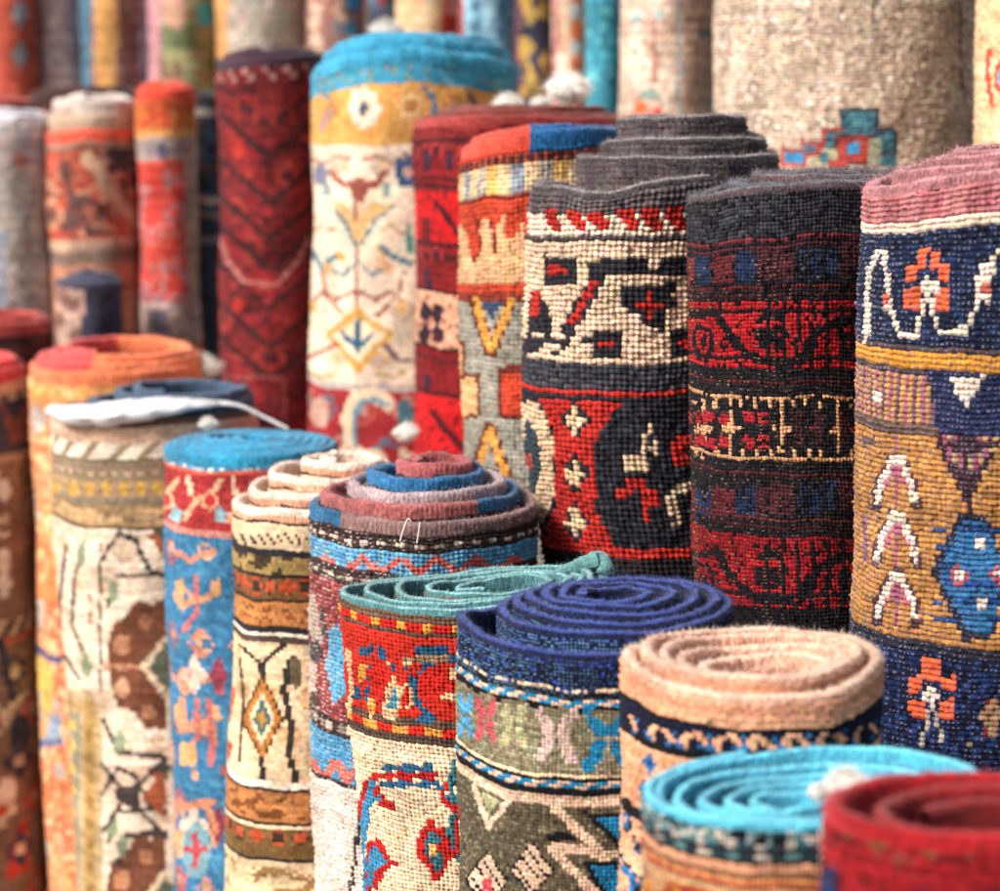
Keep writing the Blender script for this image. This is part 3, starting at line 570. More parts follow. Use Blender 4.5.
# ---------------- middle row
def d_tan(c):
    c.band(0, 1400, 'a97a42'); c.speck(436, 640, ['b5864c', '9c7040'], .5); c.band(0, 222, '9a6468'); c.alt(0, 216, ['b77a7c', 'a5666b'], 5); c.band(216, 230, 'd6c3ae'); c.band(230, 232, '5a4a50')
    c.band(231, 346, '19263f'); c.speck(231, 346, ['161f34', '1e3254', '131a2c'], .5)
    c.band(346, 356, '4a4044'); c.band(356, 368, 'c28a35'); c.band(368, 377, '453c42'); c.alt(377, 428, ['b08a4c', '94566a', 'a8824a', '6b4a58'], 1); c.band(428, 436, '5c4a40')
    IV = 'd8cbb8'
    def flower(x, y, s=1):
        O = 'd9603a'
        for dx, dy, w_, h_ in ((-5.5, -22, 9, 20), (6, -22, 9, 20), (-17, -8, 12, 16), (17, -8, 12, 16), (-15, 17, 14, 20), (15, 17, 14, 20)): c.rect(x+dx-w_/2, y+dy-h_/2, x+dx+w_/2, y+dy+h_/2, O)
        c.rect(x-3, y-6, x+4, y+20, IV); c.rect(x-9, y+1, x+10, y+10, IV)
    flower(928, 282); c.line([(925, 300), (918, 332)], 5, IV); c.line([(931, 300), (938, 330)], 5, IV)
    c.line([(869, 268), (867, 340)], 6, IV); c.line([(877, 256), (870, 275)], 5, IV); c.rect(876, 249, 887, 257, IV); c.line([(885, 256), (889, 290), (887, 308)], 5, IV); c.line([(889, 300), (897, 326), (900, 332)], 5, IV); c.rect(898, 331, 919, 340, IV); c.rect(940, 327, 967, 337, IV)
    c.line([(969, 322), (975, 308), (981, 298)], 5, IV); c.line([(979, 300), (982, 270)], 7, IV); c.line([(988, 300), (992, 262)], 7, IV); c.rect(981, 285, 990, 296, 'a85a50'); c.line([(992, 262), (1002, 250)], 5, IV); c.rect(883, 292, 889, 304, 'c0604a')
    # right hand dark pendant
    c.poly([(928, 372), (1010, 372), (1010, 440), (938, 436)], '232c4c'); c.speck(0, 0, ['navy'], .1)
    c.poly([(948, 376), (984, 376), (966, 410)], IV); c.poly([(934, 436), (1004, 436), (990, 460), (976, 492), (968, 506), (958, 486), (946, 462)], '38282f')
    for x in (944, 956, 968, 980, 992): c.line([(x, 436), (x+(968-x)*.35, 470-abs(x-968)*.3)], 3.5, '8d4c62'); c.line([(x+6, 436), (x+6+(962-x)*.35, 468-abs(x-962)*.3)], 3, '9a8a5c')
    c.line([(968, 495), (968, 520)], 5, '38282f')
    c.poly([(958, 516), (986, 516), (1008, 575), (992, 640), (964, 640), (932, 573)], '2a2a3a'); c.poly([(962, 520), (986, 520), (1006, 574), (990, 632), (968, 632), (938, 573)], '2b6494')
    for y in (530, 548, 566, 584, 602, 620): c.line([(936, y), (1006, y)], 2.5, '1d3f74')
    c.rect(975, 538, 985, 552, IV); c.rect(976, 596, 986, 610, IV)
    for x in (959, 998): c.rect(x-3, 563, x+3, 586, '9a4a58'); c.rect(x-8, 569, x+8, 579, '9a4a58'); c.rect(x-3, 569, x+4, 579, IV)
    for y in (456, 513, 572):
        for s in (-1, 1):
            c.line([(897+s*3, y+2), (897+s*17, y+30), (897+s*20, y+50)], 11, '4a3034'); c.line([(897+s*3, y+2), (897+s*15, y+28), (897+s*19, y+46)], 6.5, IV); c.line([(897, y+8), (897+s*11, y+32)], 4, 'a0586a')
        c.rect(890, y, 905, y+8, IV)
    c.line([(897, 436), (897, 452)], 5, '94566a')
    for y in (466, 524, 583): c.line([(897, y), (897, y+40)], 6, '94566a')
    c.rect(863, 438, 876, 446, '5c4a50'); c.poly([(864, 510), (868, 520), (868, 560), (864, 570)], '7a5a70'); c.rect(874, 392, 884, 402, IV)
    c.band(640, 652, '2a2c38'); c.band(652, 1400, '141c38'); c.speck(652, 1400, ['1f3560', '101528', '1a2a50'], .6)
    flower(932, 692); c.line([(929, 712), (923, 745)], 4, '9a9080'); c.line([(936, 712), (943, 745)], 4, '9a9080'); c.rect(984, 700, 1000, 735, 'a07c5c'); c.rect(980, 712, 1004, 722, 'a07c5c'); c.line([(868, 690), (872, 745)], 4, '8a7a60'); c.rect(965, 740, 972, 750, 'a09070')
    c.rect(984, 700, 990, 707, '7a3038'); c.rect(984, 728, 990, 735, '7a3038')
rug('rug roll with dusty pink edge, navy flowered border, gold side and blue diamond', G2, 1.5,
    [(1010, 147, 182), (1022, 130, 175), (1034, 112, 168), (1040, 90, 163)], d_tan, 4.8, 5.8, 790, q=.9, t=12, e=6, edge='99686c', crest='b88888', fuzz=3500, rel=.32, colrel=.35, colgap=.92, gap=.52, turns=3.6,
    warp=('77748a', .42, 45), ridge=.08, top=[(863, 22), (880, 12), (930, 0), (1000, -14), (1160, -20)], topdecay=170, wob=.005,
    ecol=[(0, .9, -1e9, 1e9, 'a37175')])
def d_dark(c):
    c.band(0, 1400, '1b1a1e'); c.band(0, 236, '2c2d33'); c.speck(0, 1400, ['24232a', '141318', '2b2226'], .5)
    M = '5e2428'
    c.mott(0, 236, ['2c2d33', '373940', '222228'], 2, 3); c.band(234, 238, M); c.band(242, 246, '45222a')
    def blocks(y0, y1):
        for x0, x1, cc in ((684, 695, '6a2a2e'), (695, 711, '222f4c'), (712, 735, '5a2529'), (735, 757, '1e2b45'), (757, 795, '43242a'), (798, 806, '232f45'), (810, 822, '1f2c44'), (826, 836, '232f45'), (838, 870, '402329')):
            yo = (795-(x0+x1)/2)*.06; c.rect(x0, y0+yo, x1, y1+yo, cc)
    blocks(250, 279); c.band(284, 288, M); c.band(293, 296, '3c1f24')
    def redband(y0, R, R2):
        y1 = y0+70; c.band(y0, y1, R); c.speck(y0, y1, [R2], .35)
        K = '19161b'; o = y0-300
        c.band(y0+9, y0+12, K)
        c.poly([(690, 314+o), (714, 312+o), (714, 318+o), (694, 321+o)], K); c.line([(716, 312+o), (726, 330+o), (740, 348+o), (756, 360+o), (790, 364+o)], 8, K)
        c.line([(698, 324+o), (694, 340+o), (700, 358+o), (712, 352+o), (713, 334+o), (700, 326+o)], 4, K); c.rect(702, 336+o, 707, 346+o, K)
        c.ell(771, 331+o, 17, 20, K); c.rect(748, 322+o, 792, 328+o, R); c.rect(764, 332+o, 769, 338+o, R); c.rect(777, 332+o, 782, 338+o, R); c.rect(769, 344+o, 776, 349+o, R); c.rect(768, 316+o, 775, 321+o, '5a3a3c')
        c.line([(800, 364+o), (808, 346+o), (820, 330+o), (840, 320+o), (868, 316+o)], 9, K); c.ell(848, 346+o, 10, 12, K); c.rect(845, 342+o, 851, 349+o, R)
        for x in range(766, 870, 15): c.rect(x, y0+2, x+4, y1, K)
        c.band(y1-12, y1-9, K)
    redband(300, 'a81d24', '98191f'); c.band(380, 384, '4a2226')
    BT = 'c79c72'
    for x0, x1 in ((684, 704), (704, 731), (731, 781), (781, 838), (838, 870)):
        xm = (x0+x1)/2
        c.rect(x1-2.2, 399, x1+2.2, 460, BT)
        for xx in np.arange(x0+9, x1-6, 14): c.rect(xx, 400, xx+4, 408, BT); c.rect(xx+2, 449, xx+6, 456, BT)
        c.rect(x1-9, 425, x1+9, 432, BT)
        if x0 < 760:
            for dx in (-8, 8):
                for dy in (-12, 12): c.rect(xm+dx*(1 if x0 > 704 else .8)-5, 430+dy-6, xm+dx*(1 if x0 > 704 else .8)+5, 430+dy+6, '96202a')
        else: c.mott(0, 0, ['char'], 2, 2); c.rect(xm-14, 412, xm-6, 445, '3c2328'); c.rect(xm+6, 412, xm+14, 445, '3c2328'); c.rect(xm-3, 426, xm+3, 431, '96202a')
    c.band(395, 401, BT); c.band(456, 462, BT); c.band(464, 466, '4a2226'); c.band(472, 476, '4a2226')
    blocks(484, 514); c.band(519, 523, '4a2226'); c.band(527, 530, '35191d'); redband(538, '86191f', '6e151b'); c.band(608, 640, '19171c'); c.speck(0, 1400, ['0f0e12'], .12)
rug('near black rug roll with fuzzy charcoal edge, dark red bands and tan dots', G2, 1.64,
    [(795, 110, 193), (818, 92, 187), (830, 80, 180), (832, 60, 178)], d_dark, 3.8, 4.0, 660, q=.9, t=11, e=3, edge='303136', crest='62656c', topin=.4, flen=.8, fuzz=5000, bfuzz=3500, fcol='8a8078', rel=.3, jit=.22, abrash=.12, turns=3.5,
    warp=('9a7a5c', .10, 60), top=[(685, 16), (700, 10), (740, -2), (800, -6), (865, -10), (910, -10)], lean=[(190, 0), (400, 4), (640, 20)], topdecay=200, wob=.004,
    ecol=[(0, .95, 700, 1e9, '55494d'), (.95, 2, -1e9, 1e9, '4c4e56'), (2, 9, -1e9, 1e9, '5d4648')])
def d_grey(c):
    GR = '5f585a'
    c.band(0, 212, GR); c.alt(0, 212, [GR, '695f60', '554e52'], 3); 
    c.band(212, 1400, 'e2c6a8'); c.band(212, 238, 'e3d3bc')
    CH = '2b2c33'; R = 'b52e27'
    for i, x in enumerate(range(520, 700, 25)):
        x += 8
        c.stamp(x, 224, ["aaa.", "aaa.", ".aaa", "..aa"], dict(a=R))
    c.band(238, 244, '4a4346')
    c.rect(544, 256, 577, 284, CH); c.rect(550, 266, 568, 276, R); c.rect(600, 256, 690, 277, CH); c.rect(647, 256, 662, 268, 'e2c6a8'); c.rect(630, 263, 650, 266, '6a5f5a')
    c.line([(600, 276), (568, 330)], 16, CH); c.line([(598, 278), (571, 324)], 8, R); c.rect(590, 262, 604, 280, CH)
    c.poly([(622, 284), (678, 284), (676, 305), (665, 314), (662, 330), (640, 328), (638, 316), (621, 306)], CH); c.line([(648, 293), (648, 318)], 6, R); c.line([(638, 306), (660, 306)], 6, R)
    c.poly([(530, 300), (537, 288), (545, 300), (551, 318), (551, 336), (530, 334)], CH); c.rect(532, 293, 540, 316, R)
    c.poly([(590, 332), (620, 332), (620, 358), (592, 358), (592, 345), (580, 345), (580, 338), (590, 338)], CH); c.rect(599, 340, 616, 348, R)
    c.poly([(522, 338), (570, 338), (570, 345), (560, 356), (544, 350), (522, 356)], CH); c.rect(545, 345, 560, 350, 'e2c6a8')
    c.poly([(668, 332), (700, 330), (700, 356), (670, 356)], CH); c.rect(678, 340, 686, 348, R); c.rect(668, 290, 676, 300, 'e2c6a8')
    c.band(366, 390, '3a3d45'); c.speck(366, 390, ['4b4b50', '2b2e38'], .5); c.band(390, 397, R); c.band(397, 402, CH)
    c.band(402, 1400, CH); c.speck(402, 1400, ['23262f', '363a44', '1c1c22'], .5)
    c.poly([(539, 398), (626, 400), (612, 414), (596, 438), (596, 512), (610, 536), (614, 548), (548, 550), (549, 528), (556, 505), (556, 438)], R)
    for y in (420, 473, 524):
        c.dia(576, y, 14, 21, CH); c.rect(572, y-15, 579, y+15, 'd9bd96'); c.rect(565, y-3, 586, y+4, 'd9bd96')
    c.poly([(518, 402), (538, 402), (548, 425), (554, 440), (554, 500), (546, 522), (520, 516)], 'dac09c'); c.poly([(527, 418), (536, 430), (542, 450), (542, 480), (534, 498), (527, 500)], '2f4148'); c.rect(528, 455, 534, 470, 'b04a35')
    CR = 'dcc3a2'
    c.rect(621, 453, 644, 461, CR); c.rect(626, 461, 640, 470, CR); c.rect(643, 436, 650, 470, CR); c.rect(647, 424, 652, 436, CR); c.rect(652, 440, 661, 456, CR); c.rect(661, 474, 665, 482, CR)
    c.rect(626, 480, 648, 490, R); c.rect(618, 490, 634, 497, R); c.rect(640, 490, 657, 508, R); c.rect(641, 508, 648, 522, R)
    c.rect(678, 483, 700, 492, CR); c.rect(668, 492, 680, 515, CR); c.rect(673, 515, 681, 525, CR); c.poly([(671, 440), (690, 432), (702, 440), (702, 470), (676, 466)], R); c.rect(684, 445, 694, 455, '5a1a1c')
    c.band(550, 559, R); c.band(559, 1400, '2a2427')
rug('grey edged rug roll with wavy stacked rim, cream and charcoal knots above a red panel', G2, 1.79,
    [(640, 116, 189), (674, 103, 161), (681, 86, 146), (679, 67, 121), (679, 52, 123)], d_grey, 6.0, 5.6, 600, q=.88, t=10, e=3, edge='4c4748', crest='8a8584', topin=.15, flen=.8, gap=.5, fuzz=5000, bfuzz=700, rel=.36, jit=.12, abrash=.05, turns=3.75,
    top=[(520, -2), (555, 0), (585, 6), (610, 7), (640, -2), (665, -7), (700, -8), (770, -6)], lean=[(190, 4), (240, -2), (380, -4), (440, 0), (600, 24)], topdecay=30, wob=.01, ridge=.05, legs=.16)
def d_rb(c):
    c.band(0, 178, 'c9452f'); c.band(0, 1400, 'c9452f'); c.poly([(530, 100), (640, 100), (640, 150), (530, 150)], '1d5c8c'); c.alt(151, 160, ['4a2a2a', '9a4a38'], 1)
    c.alt(163, 188, ['dec59a', 'a8a596', 'dcb068', 'dec59a', '8f9aa0'], 3); c.band(188, 196, '7a3028'); c.band(196, 276, 'c4492f'); c.band(276, 283, '7a3028'); c.band(283, 292, 'c24a30'); c.band(292, 299, '8a3a2c'); c.band(299, 1400, '9a9a8c')
    c.poly([(458, 283), (458, 222), (466, 228), (472, 262), (478, 256), (482, 218), (488, 217), (492, 236), (496, 248), (500, 215), (505, 215), (508, 240), (514, 238), (522, 222), (530, 230), (530, 283)], 'd9b183')
    c.line([(476, 218), (482, 246), (474, 262)], 3, '7a2c26'); c.line([(490, 218), (496, 250)], 3, '7a2c26')
    c.line([(475, 302), (490, 352)], 11, '6a3a2a'); c.line([(512, 300), (492, 352)], 11, '6a3a2a'); c.line([(476, 302), (490, 350)], 7, 'dba24c'); c.line([(512, 300), (492, 350)], 7, 'dba24c'); c.poly([(482, 300), (504, 300), (492, 322)], '3a4a68')
    c.poly([(458, 340), (466, 340), (466, 375), (480, 375), (480, 418), (466, 420), (466, 470), (458, 470)], '6a3a2a'); c.poly([(458, 344), (463, 344), (463, 379), (477, 379), (477, 414), (463, 416), (463, 466), (458, 466)], 'dfb580')
    c.poly([(497, 372), (506, 366), (530, 366), (530, 420), (497, 420)], '6a3028'); c.rect(501, 374, 530, 414, 'c4492f')
    c.line([(490, 426), (476, 470), (474, 480)], 11, '6a3a2a'); c.line([(490, 426), (508, 480)], 11, '6a3a2a'); c.line([(490, 430), (476, 478)], 7, 'dba24c'); c.line([(490, 430), (508, 480)], 7, 'dba24c'); c.poly([(484, 470), (498, 470), (502, 490), (480, 490)], '3a4048')
rug('rug roll with half red, half blue edge and yellow zigzags on grey', G2, 1.97,
    [(546, 86, 141), (548, 78, 138), (550, 68, 136), (550, 56, 135)], d_rb, 4.8, 4.8, 560, t=8, e=12, edge='cc4a38', fuzz=500, rel=.3, top=[(459, 18), (466, 8), (490, 0), (530, -7), (560, -9), (633, -9)],
    ecol=[(0, 9, 531, 1e9, '1a5c90')], bfuzz=100, topdecay=300, wob=.004)
def d_dr(c):
    c.band(0, 1400, '7a1d20'); c.band(0, 148, '7c2a2a')
    c.band(134, 140, '3a1a20'); c.band(176, 182, '4a1a1e'); c.band(185, 190, '35181d'); c.band(192, 246, 'c21f22'); c.line([(436, 202), (462, 238)], 6, '401a20'); c.rect(422, 218, 432, 244, '6a1a20'); c.rect(424, 150, 432, 172, '33253a'); c.rect(446, 150, 452, 172, '33253a')
    c.band(246, 250, '35181d'); c.band(258, 264, '4a1a1e'); c.rect(424, 268, 432, 288, '33253a'); c.band(292, 296, '35181d'); c.band(297, 352, 'cf9f80')
    c.orn(140, 176, ['4a1a24', '9a3030'], 5, 4); c.orn(250, 292, ['4a1a24', '9a3030'], 5, 4); c.orn(358, 400, ['4a1a24', '9a3030'], 5, 4)
    for x in (425, 438, 466):
        c.ell(x, 312, 6, 9, '28222e'); c.ell(x, 335, 6, 9, '28222e'); c.rect(x-2, 305, x+2, 343, '28222e')
    c.band(352, 357, '35181d'); c.band(357, 404, '7a1d20'); c.band(365, 370, '4a1a1e'); c.rect(424, 374, 431, 392, '33253a'); c.band(398, 403, '3a1a1e'); c.band(404, 1400, 'c21f22'); c.line([(432, 412), (462, 450)], 7, '4a1a20')
    c.speck(0, 1400, ['5f1519'], .12)
rug('dark red rug roll with brownish edge and a pink band, beside the azure edged one', G2, 2.2,
    [(517, 102, 118), (520, 95, 115), (524, 84, 110), (528, 70, 108)], d_dr, 4, 4, 520, t=7, e=6, edge='a0403c', fuzz=300, gap=.7, S=2, rel=.22, top=[(415, 7), (440, 2), (517, 0), (620, 2)], tufts=((508, 104, 13), (540, 104, 9), (568, 88, 21)), bfuzz=0,
    ecol=[(.95, 9, -1e9, 1e9, '7a3a34')])
def d_cream(c):
    c.band(0, 1400, 'e8d9be'); c.band(0, 90, '429ab8'); c.speck(0, 90, ['6aaabb', '8a8a60', '3488a5'], .35)
    c.band(84, 142, 'd3a057'); c.speck(84, 142, ['dcae68', 'c8954c'], .4); c.band(142, 145, 'b5552f'); c.band(386, 391, 'b0a8a0'); c.band(391, 1400, '9a3032')
    c.orn(92, 138, ['dfc08a', 'b5804a', 'a8907a'], 7, 5, .7); c.orn(150, 382, ['dcc6a4', 'd2b48c', 'c9b3a0'], 7, 6, .6); c.orn(394, 1200, ['c08a78', '5a6f80', 'b05a50'], 9, 3)
    for a in range(8): c.ell(364+11*math.cos(a*.785), 108+15*math.sin(a*.785), 5, 7, 'eee0cc')
    c.ell(364, 108, 4, 6, '3f5a7a'); c.line([(424, 90), (434, 98), (434, 116)], 6, '5f7f98'); c.line([(470, 96), (478, 110), (470, 120)], 6, '5a5a68'); c.line([(322, 92), (328, 100)], 5, '6f8a98'); c.line([(326, 115), (322, 130)], 5, 'b08a90')
    G, T, B = 'c79a4e', '4f808f', '94564a'
    c.line([(330, 172), (345, 186), (356, 182)], 6, B); c.line([(386, 172), (374, 186), (362, 184)], 6, B); c.ell(359, 190, 9, 13, B); c.line([(357, 200), (357, 320)], 4, B)
    c.poly([(330, 200), (345, 202), (357, 224), (370, 202), (392, 206), (372, 222), (358, 250), (345, 222)], 'd3b078'); c.line([(334, 210), (344, 222), (356, 246)], 3.5, T); c.line([(392, 208), (376, 220), (362, 244)], 3.5, T)
    c.ell(321, 175, 7, 11, '7a7f95'); c.ell(406, 170, 12, 17, '34587a'); c.ell(408, 172, 5, 6, 'c0a090')
    c.line([(314, 254), (322, 268), (338, 254)], 6, T); c.line([(338, 254), (344, 260)], 5, G); c.line([(380, 248), (396, 258), (410, 264)], 7, T); c.line([(408, 228), (410, 250)], 6, '5f9a94'); c.line([(376, 246), (384, 254)], 4, G)
    c.line([(322, 272), (326, 296), (344, 316)], 3.5, B); c.line([(404, 272), (400, 292), (378, 316)], 3.5, B)
    c.poly([(324, 334), (345, 318), (357, 304), (370, 318), (396, 334), (378, 350), (358, 376), (340, 350)], G); c.poly([(332, 336), (348, 326), (358, 316), (368, 326), (388, 335), (372, 346), (358, 364), (344, 346)], 'ead9b8'); c.line([(358, 322), (358, 352)], 5, '2f5f78'); c.line([(342, 334), (358, 348), (374, 334)], 5, '2f5f78')
    for sx in (-1, 1):
        X = lambda d: 357+sx*d
        c.line([(X(2), 262), (X(14), 276), (X(26), 270), (X(30), 258)], 3.5, T); c.line([(X(2), 290), (X(18), 300), (X(34), 292), (X(42), 300)], 3.5, B); c.ell(X(30), 268, 5, 6, 'd0a86a'); c.ell(X(44), 306, 5, 6, 'd0a86a')
        c.line([(X(6), 160), (X(20), 156), (X(34), 164), (X(48), 156)], 3, 'a8806c'); c.ell(X(30), 190, 5, 7, '8aa0a0'); c.line([(X(22), 230), (X(36), 226), (X(48), 236)], 3, 'b5906a'); c.line([(X(20), 374), (X(36), 378), (X(50), 370)], 3.5, 'b59a5c')
    c.line([(308, 358), (330, 348), (338, 344)], 4, B); c.line([(384, 346), (396, 358), (414, 362)], 5, '7a5a60')
    c.line([(388, 404), (376, 395), (356, 398), (348, 418), (352, 450)], 15, 'e6d2b0'); c.line([(386, 404), (374, 399), (360, 402), (354, 420), (356, 450)], 5, '4f93a8'); c.ell(320, 412, 9, 16, 'c0a08c'); c.ell(404, 415, 8, 16, '4f7f8c'); c.mott(450, 1400, ['9a3032', '9a3032', 'e6d2b0'], 6, 6)
rug('tall rug roll with azure edge, gold rosette band and flowering stems on cream', G2, 2.4,
    [(412, 107, 62), (412, 97, 50), (412, 85, 44), (410, 68, 42), (410, 48, 42)], d_cream, 3.8, 3.8, 470, q=.95, t=9, e=12, edge='3a9dc0', fuzz=500, S=2, rel=.12, gap=.75, bfuzz=0, erib=5, top=[(303, 16), (312, 8), (345, 0), (412, -6), (480, 0), (520, 10)], topdecay=60,
    lean=[(60, 4), (200, 2), (420, -5)], tufts=((386, 32, 15),), jit=.07, abrash=.04)
def d_deep(c):
    c.mott(0, 1400, ['6a0f18', '7c121c', '5a0d16', '8a1620'], 5, 5)
    c.orn(85, 1000, ['4a0c16', '8f1a22', '9c3028'], 9, 2, .9)
    c.alt(66, 72, ['b07a70', '5a0d16', '7c121c'], 2); c.alt(72, 80, ['7c121c', 'b08078', '5a0d16'], 2)
    K = '3a0a14'
    for y in (120, 150, 195, 232, 262, 300, 340, 372): c.line([(222, y-34), (268, y+6), (272, y+6), (322, y-34)], 6, K)
    c.line([(236, y-10), (250, 250)], 3, K) if False else None
    for y in (190, 345): c.dia(238, y-40, 8, 10, 'b02a1c'); c.dia(268, y-45, 6, 6, 'a03038')
    c.line([(219, 235), (228, 262), (245, 283), (278, 284), (298, 262), (308, 240)], 4, 'b0706c')
    for y in (110, 125): 
        for x in range(235, 310, 18): c.rect(x, y-14, x+5, y, '8f2420')
    c.line([(226, 378), (285, 378), (285, 420)], 4, '9a4a48')
rug('plain deep wine red rug roll with dark purple rim, left of the azure edged one', G2, 2.58,
    [(272, 56, 62), (272, 50, 56), (272, 40, 52)], d_deep, 3.6, 3.6, 450, t=8, e=8, edge='35182e', fuzz=150, S=2, haze_mix=0.03, bfuzz=0, top=[(216, 2), (272, -3), (328, -3)])
def d_ob(c):
    c.band(0, 1400, 'd8523c'); c.band(0, 132, 'dc6a38'); c.mott(104, 130, ['dc7a35', 'd05030', 'd0a050', 'dc6a38'], 3, 4); c.band(130, 138, 'e0a860'); c.band(138, 160, 'b0a09a'); c.ell(163, 150, 5, 9, '5a6280'); c.ell(150, 150, 3, 8, '8a8488'); c.band(162, 168, 'd8523c')
    c.mott(168, 300, ['d8463a', 'd04a3c', 'b8888c', 'dc5440', 'd8463a'], 5, 4); c.poly([(185, 140), (215, 140), (200, 340), (189, 340)], 'c0a894'); c.band(300, 1400, 'c0a89c')
    for y in (315, 330): c.ell(160, y, 8, 6, '7a7c90')
    c.band(345, 1400, 'c07048')
rug('narrow vermilion edged rug roll with orange and scarlet side, beside a dark teal one', G2, 2.76,
    [(166, 31, 92), (166, 26, 88), (166, 20, 85)], d_ob, 4.4, 4.4, 380, t=8, e=10, edge='e0452a', fuzz=60, S=2, haze_mix=0.04, bfuzz=0)
def d_dt(c):
    c.mott(0, 1400, ['1f3344', '24405a', '1a2430', '1f4a68'], 9, 6); c.band(0, 104, '22272c')
    for y, cc in ((108, 'b0a890'), (165, '6a2f30'), (198, 'c0b59a'), (212, '7a7468'), (236, '8a9094')): c.band(y, y+6, cc)
rug('narrow dark teal rug roll with pale stripes, squeezed left of the wine red one', G2, 2.86,
    [(203, 25, 97), (203, 20, 94)], d_dt, 4.4, 4.4, 380, t=7, e=5, edge='23282e', fuzz=40, S=1, haze_mix=0.06, bfuzz=0)
def d_bo(c):
    c.band(0, 1400, 'b98a70'); c.band(0, 150, 'a88a74'); c.band(148, 240, 'b8503a'); c.mott(150, 238, ['b8503a', 'b04a38', 'c08a6a', '5a3a38', 'b8503a'], 6, 6)
    c.orn(150, 238, ['cf9a78', '5a3a38', 'a8604a'], 9, 3); c.orn(262, 400, ['a8705c', 'cfa088'], 9, 4)
    c.line([(86, 155), (104, 180), (122, 205), (140, 225)], 12, 'cfae8e'); c.poly([(100, 150), (140, 150), (140, 190)], '3a3036'); c.line([(64, 165), (72, 200), (66, 230)], 9, '5a3a38'); c.ell(98, 222, 9, 6, 'a8705c')
    c.band(240, 250, 'c8ac90'); c.band(250, 262, '8a7464'); c.band(262, 1400, 'b88468')
rug('rug roll with orange rim line under folded beige layers, red geometric side, at the left', G2, 2.8,
    [(92, 48, 136), (93, 46, 118), (94, 43, 104), (100, 34, 98)], d_bo, 4.0, 4.0, 380, lit=1.12, t=10, e=10, edge='d85238', fuzz=80, S=2, haze_mix=0.04, bfuzz=0, legs=.14,
    ecol=[(.9, 9, -1e9, 1e9, 'b8a58e'), (1.9, 9, -1e9, 1e9, 'd8cfc4')])
def d_pg(c):
    c.mott(0, 1400, ['a8a69a', 'b5b3a8', '9c9a8e', 'a39c8c'], 8, 5); c.mott(115, 160, ['b8bcbc', 'a8b0b4', 'b5a8a0'], 5, 4); c.ell(20, 160, 8, 8, 'b08070'); c.rect(-4, 230, 6, 330, '8a98a4')
rug('pale grey rug roll with whitish rim at the left side of the photo', G2, 2.8,
    [(6, 44, 118), (6, 38, 114), (6, 30, 112)], d_pg, 4.2, 4.2, 380, lit=1.3, t=9, e=8, edge='c9cdd2', fuzz=40, S=2, haze_mix=0.04, bfuzz=0)
# ---------------- back row, tops above the picture
def back(label, cx, rx, Y, draw, kw=4.2, kh=4.2, edge='sand', S=2, yend=260, top_z=2.0, base='ivory', **kk):
    yc = proj(0, Y, top_z)[1]
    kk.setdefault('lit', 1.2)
    return rug(label, G3, Y, [(cx, rx, yc), (cx, rx*.88, yc-4), (cx, rx*.76, yc-6)], draw, kw, kh, yend, t=9, e=5, edge=edge, S=S, bfuzz=0, fuzz=0, haze_mix=.05, base=base, zwob=.5, wob=.004, **kk)
def d_big(c):
    c.mott(-900, 2000, ['b8a893', 'c6b6a0', 'ae9e8a', 'c0b09b', 'cdbea8'], 22, 2.2)
    c.speck(-900, 2000, ['8f7f6c', 'ded2bd', 'b5a48c', '9a8b78', 'e6dccb'], .2)
    c.speck(-900, 2000, ['efe7da', '8d7f70'], .06)
    T, D, R = '2f6f80', '2b3c50', 'a8392f'
    def box(x0, y0, x1, y1, cc, ed): c.rect(x0-3.5, y0-3.5, x1+3.5, y1+3.5, ed); c.rect(x0, y0, x1, y1, cc)
    box(842, 113, 876, 136, T, D); c.rect(852, 120, 866, 128, '4a8a98'); box(824, 131, 842, 150, T, R); box(876, 133, 894, 154, T, D)
    box(838, 138, 868, 162, R, '6a2a2c'); c.rect(845, 143, 860, 156, '2f8fc0'); c.rect(870, 140, 880, 164, '9aa088'); c.rect(812, 150, 836, 166, 'b0b090'); c.rect(820, 154, 830, 162, T)
    box(784, 152, 804, 164, '2f8fc0', R); box(806, 144, 818, 154, '4a6f88', R); c.rect(880, 156, 896, 168, T); c.rect(830, 160, 845, 170, R)
    c.line([(961, 0), (960, 60)], 3, '5a524c'); c.line([(872, -50), (874, 20)], 3, '8a7c6c'); c.line([(960, 70), (962, 90)], 3, '6a5a4c')
back('very wide heathered beige rug roll with one stepped blue and red motif, upper right', 848, 132, 2.28, d_big, kw=4.1, kh=3.6, S=3, rel=.34, jit=.1, lit=1.25, colrel=.6)
def d_fr(c):
    c.band(-900, 2000, 'e0c193'); c.speck(-900, 2000, ['d6b384', 'e8cda2'], .4); c.line([(990, 50), (987, 70), (992, 105)], 5, 'c0402c'); c.ell(1003, 78, 9, 18, 'c0402c'); c.ell(1003, 78, 5, 10, '7ab5c8')
back('cream rug roll with a red flower motif, cut by the right side of the photo', 1085, 106, 2.0, d_fr, edge='cream')
def d_pale(c):
    c.mott(-900, 2000, ['d9c7b2', 'cdb39c', 'd2bda8', 'c9a894', 'dccdb9'], 14, 3); c.line([(679, -100), (679, 115)], 4, '94a8a8'); c.poly([(683, -100), (720, -100), (720, 120), (683, 120)], 'b59c88'); c.mott(0, 0, ['tan'], 3, 3)
    c.line([(655, 25), (655, 80)], 7, 'a88070'); c.ell(636, 18, 6, 6, '9ab5b5'); c.ell(660, 15, 6, 6, '9ab5b5'); c.ell(650, 95, 9, 6, '8aa89a'); c.ell(640, 108, 7, 7, 'd2703f'); c.ell(658, 112, 6, 6, 'c04030'); c.ell(705, 35, 6, 5, '6a8088'); c.ell(706, 100, 6, 8, 'a8a898')
back('pale sand and rose rug roll left of the very wide beige one', 668, 50, 2.55, d_pale, edge='sand')
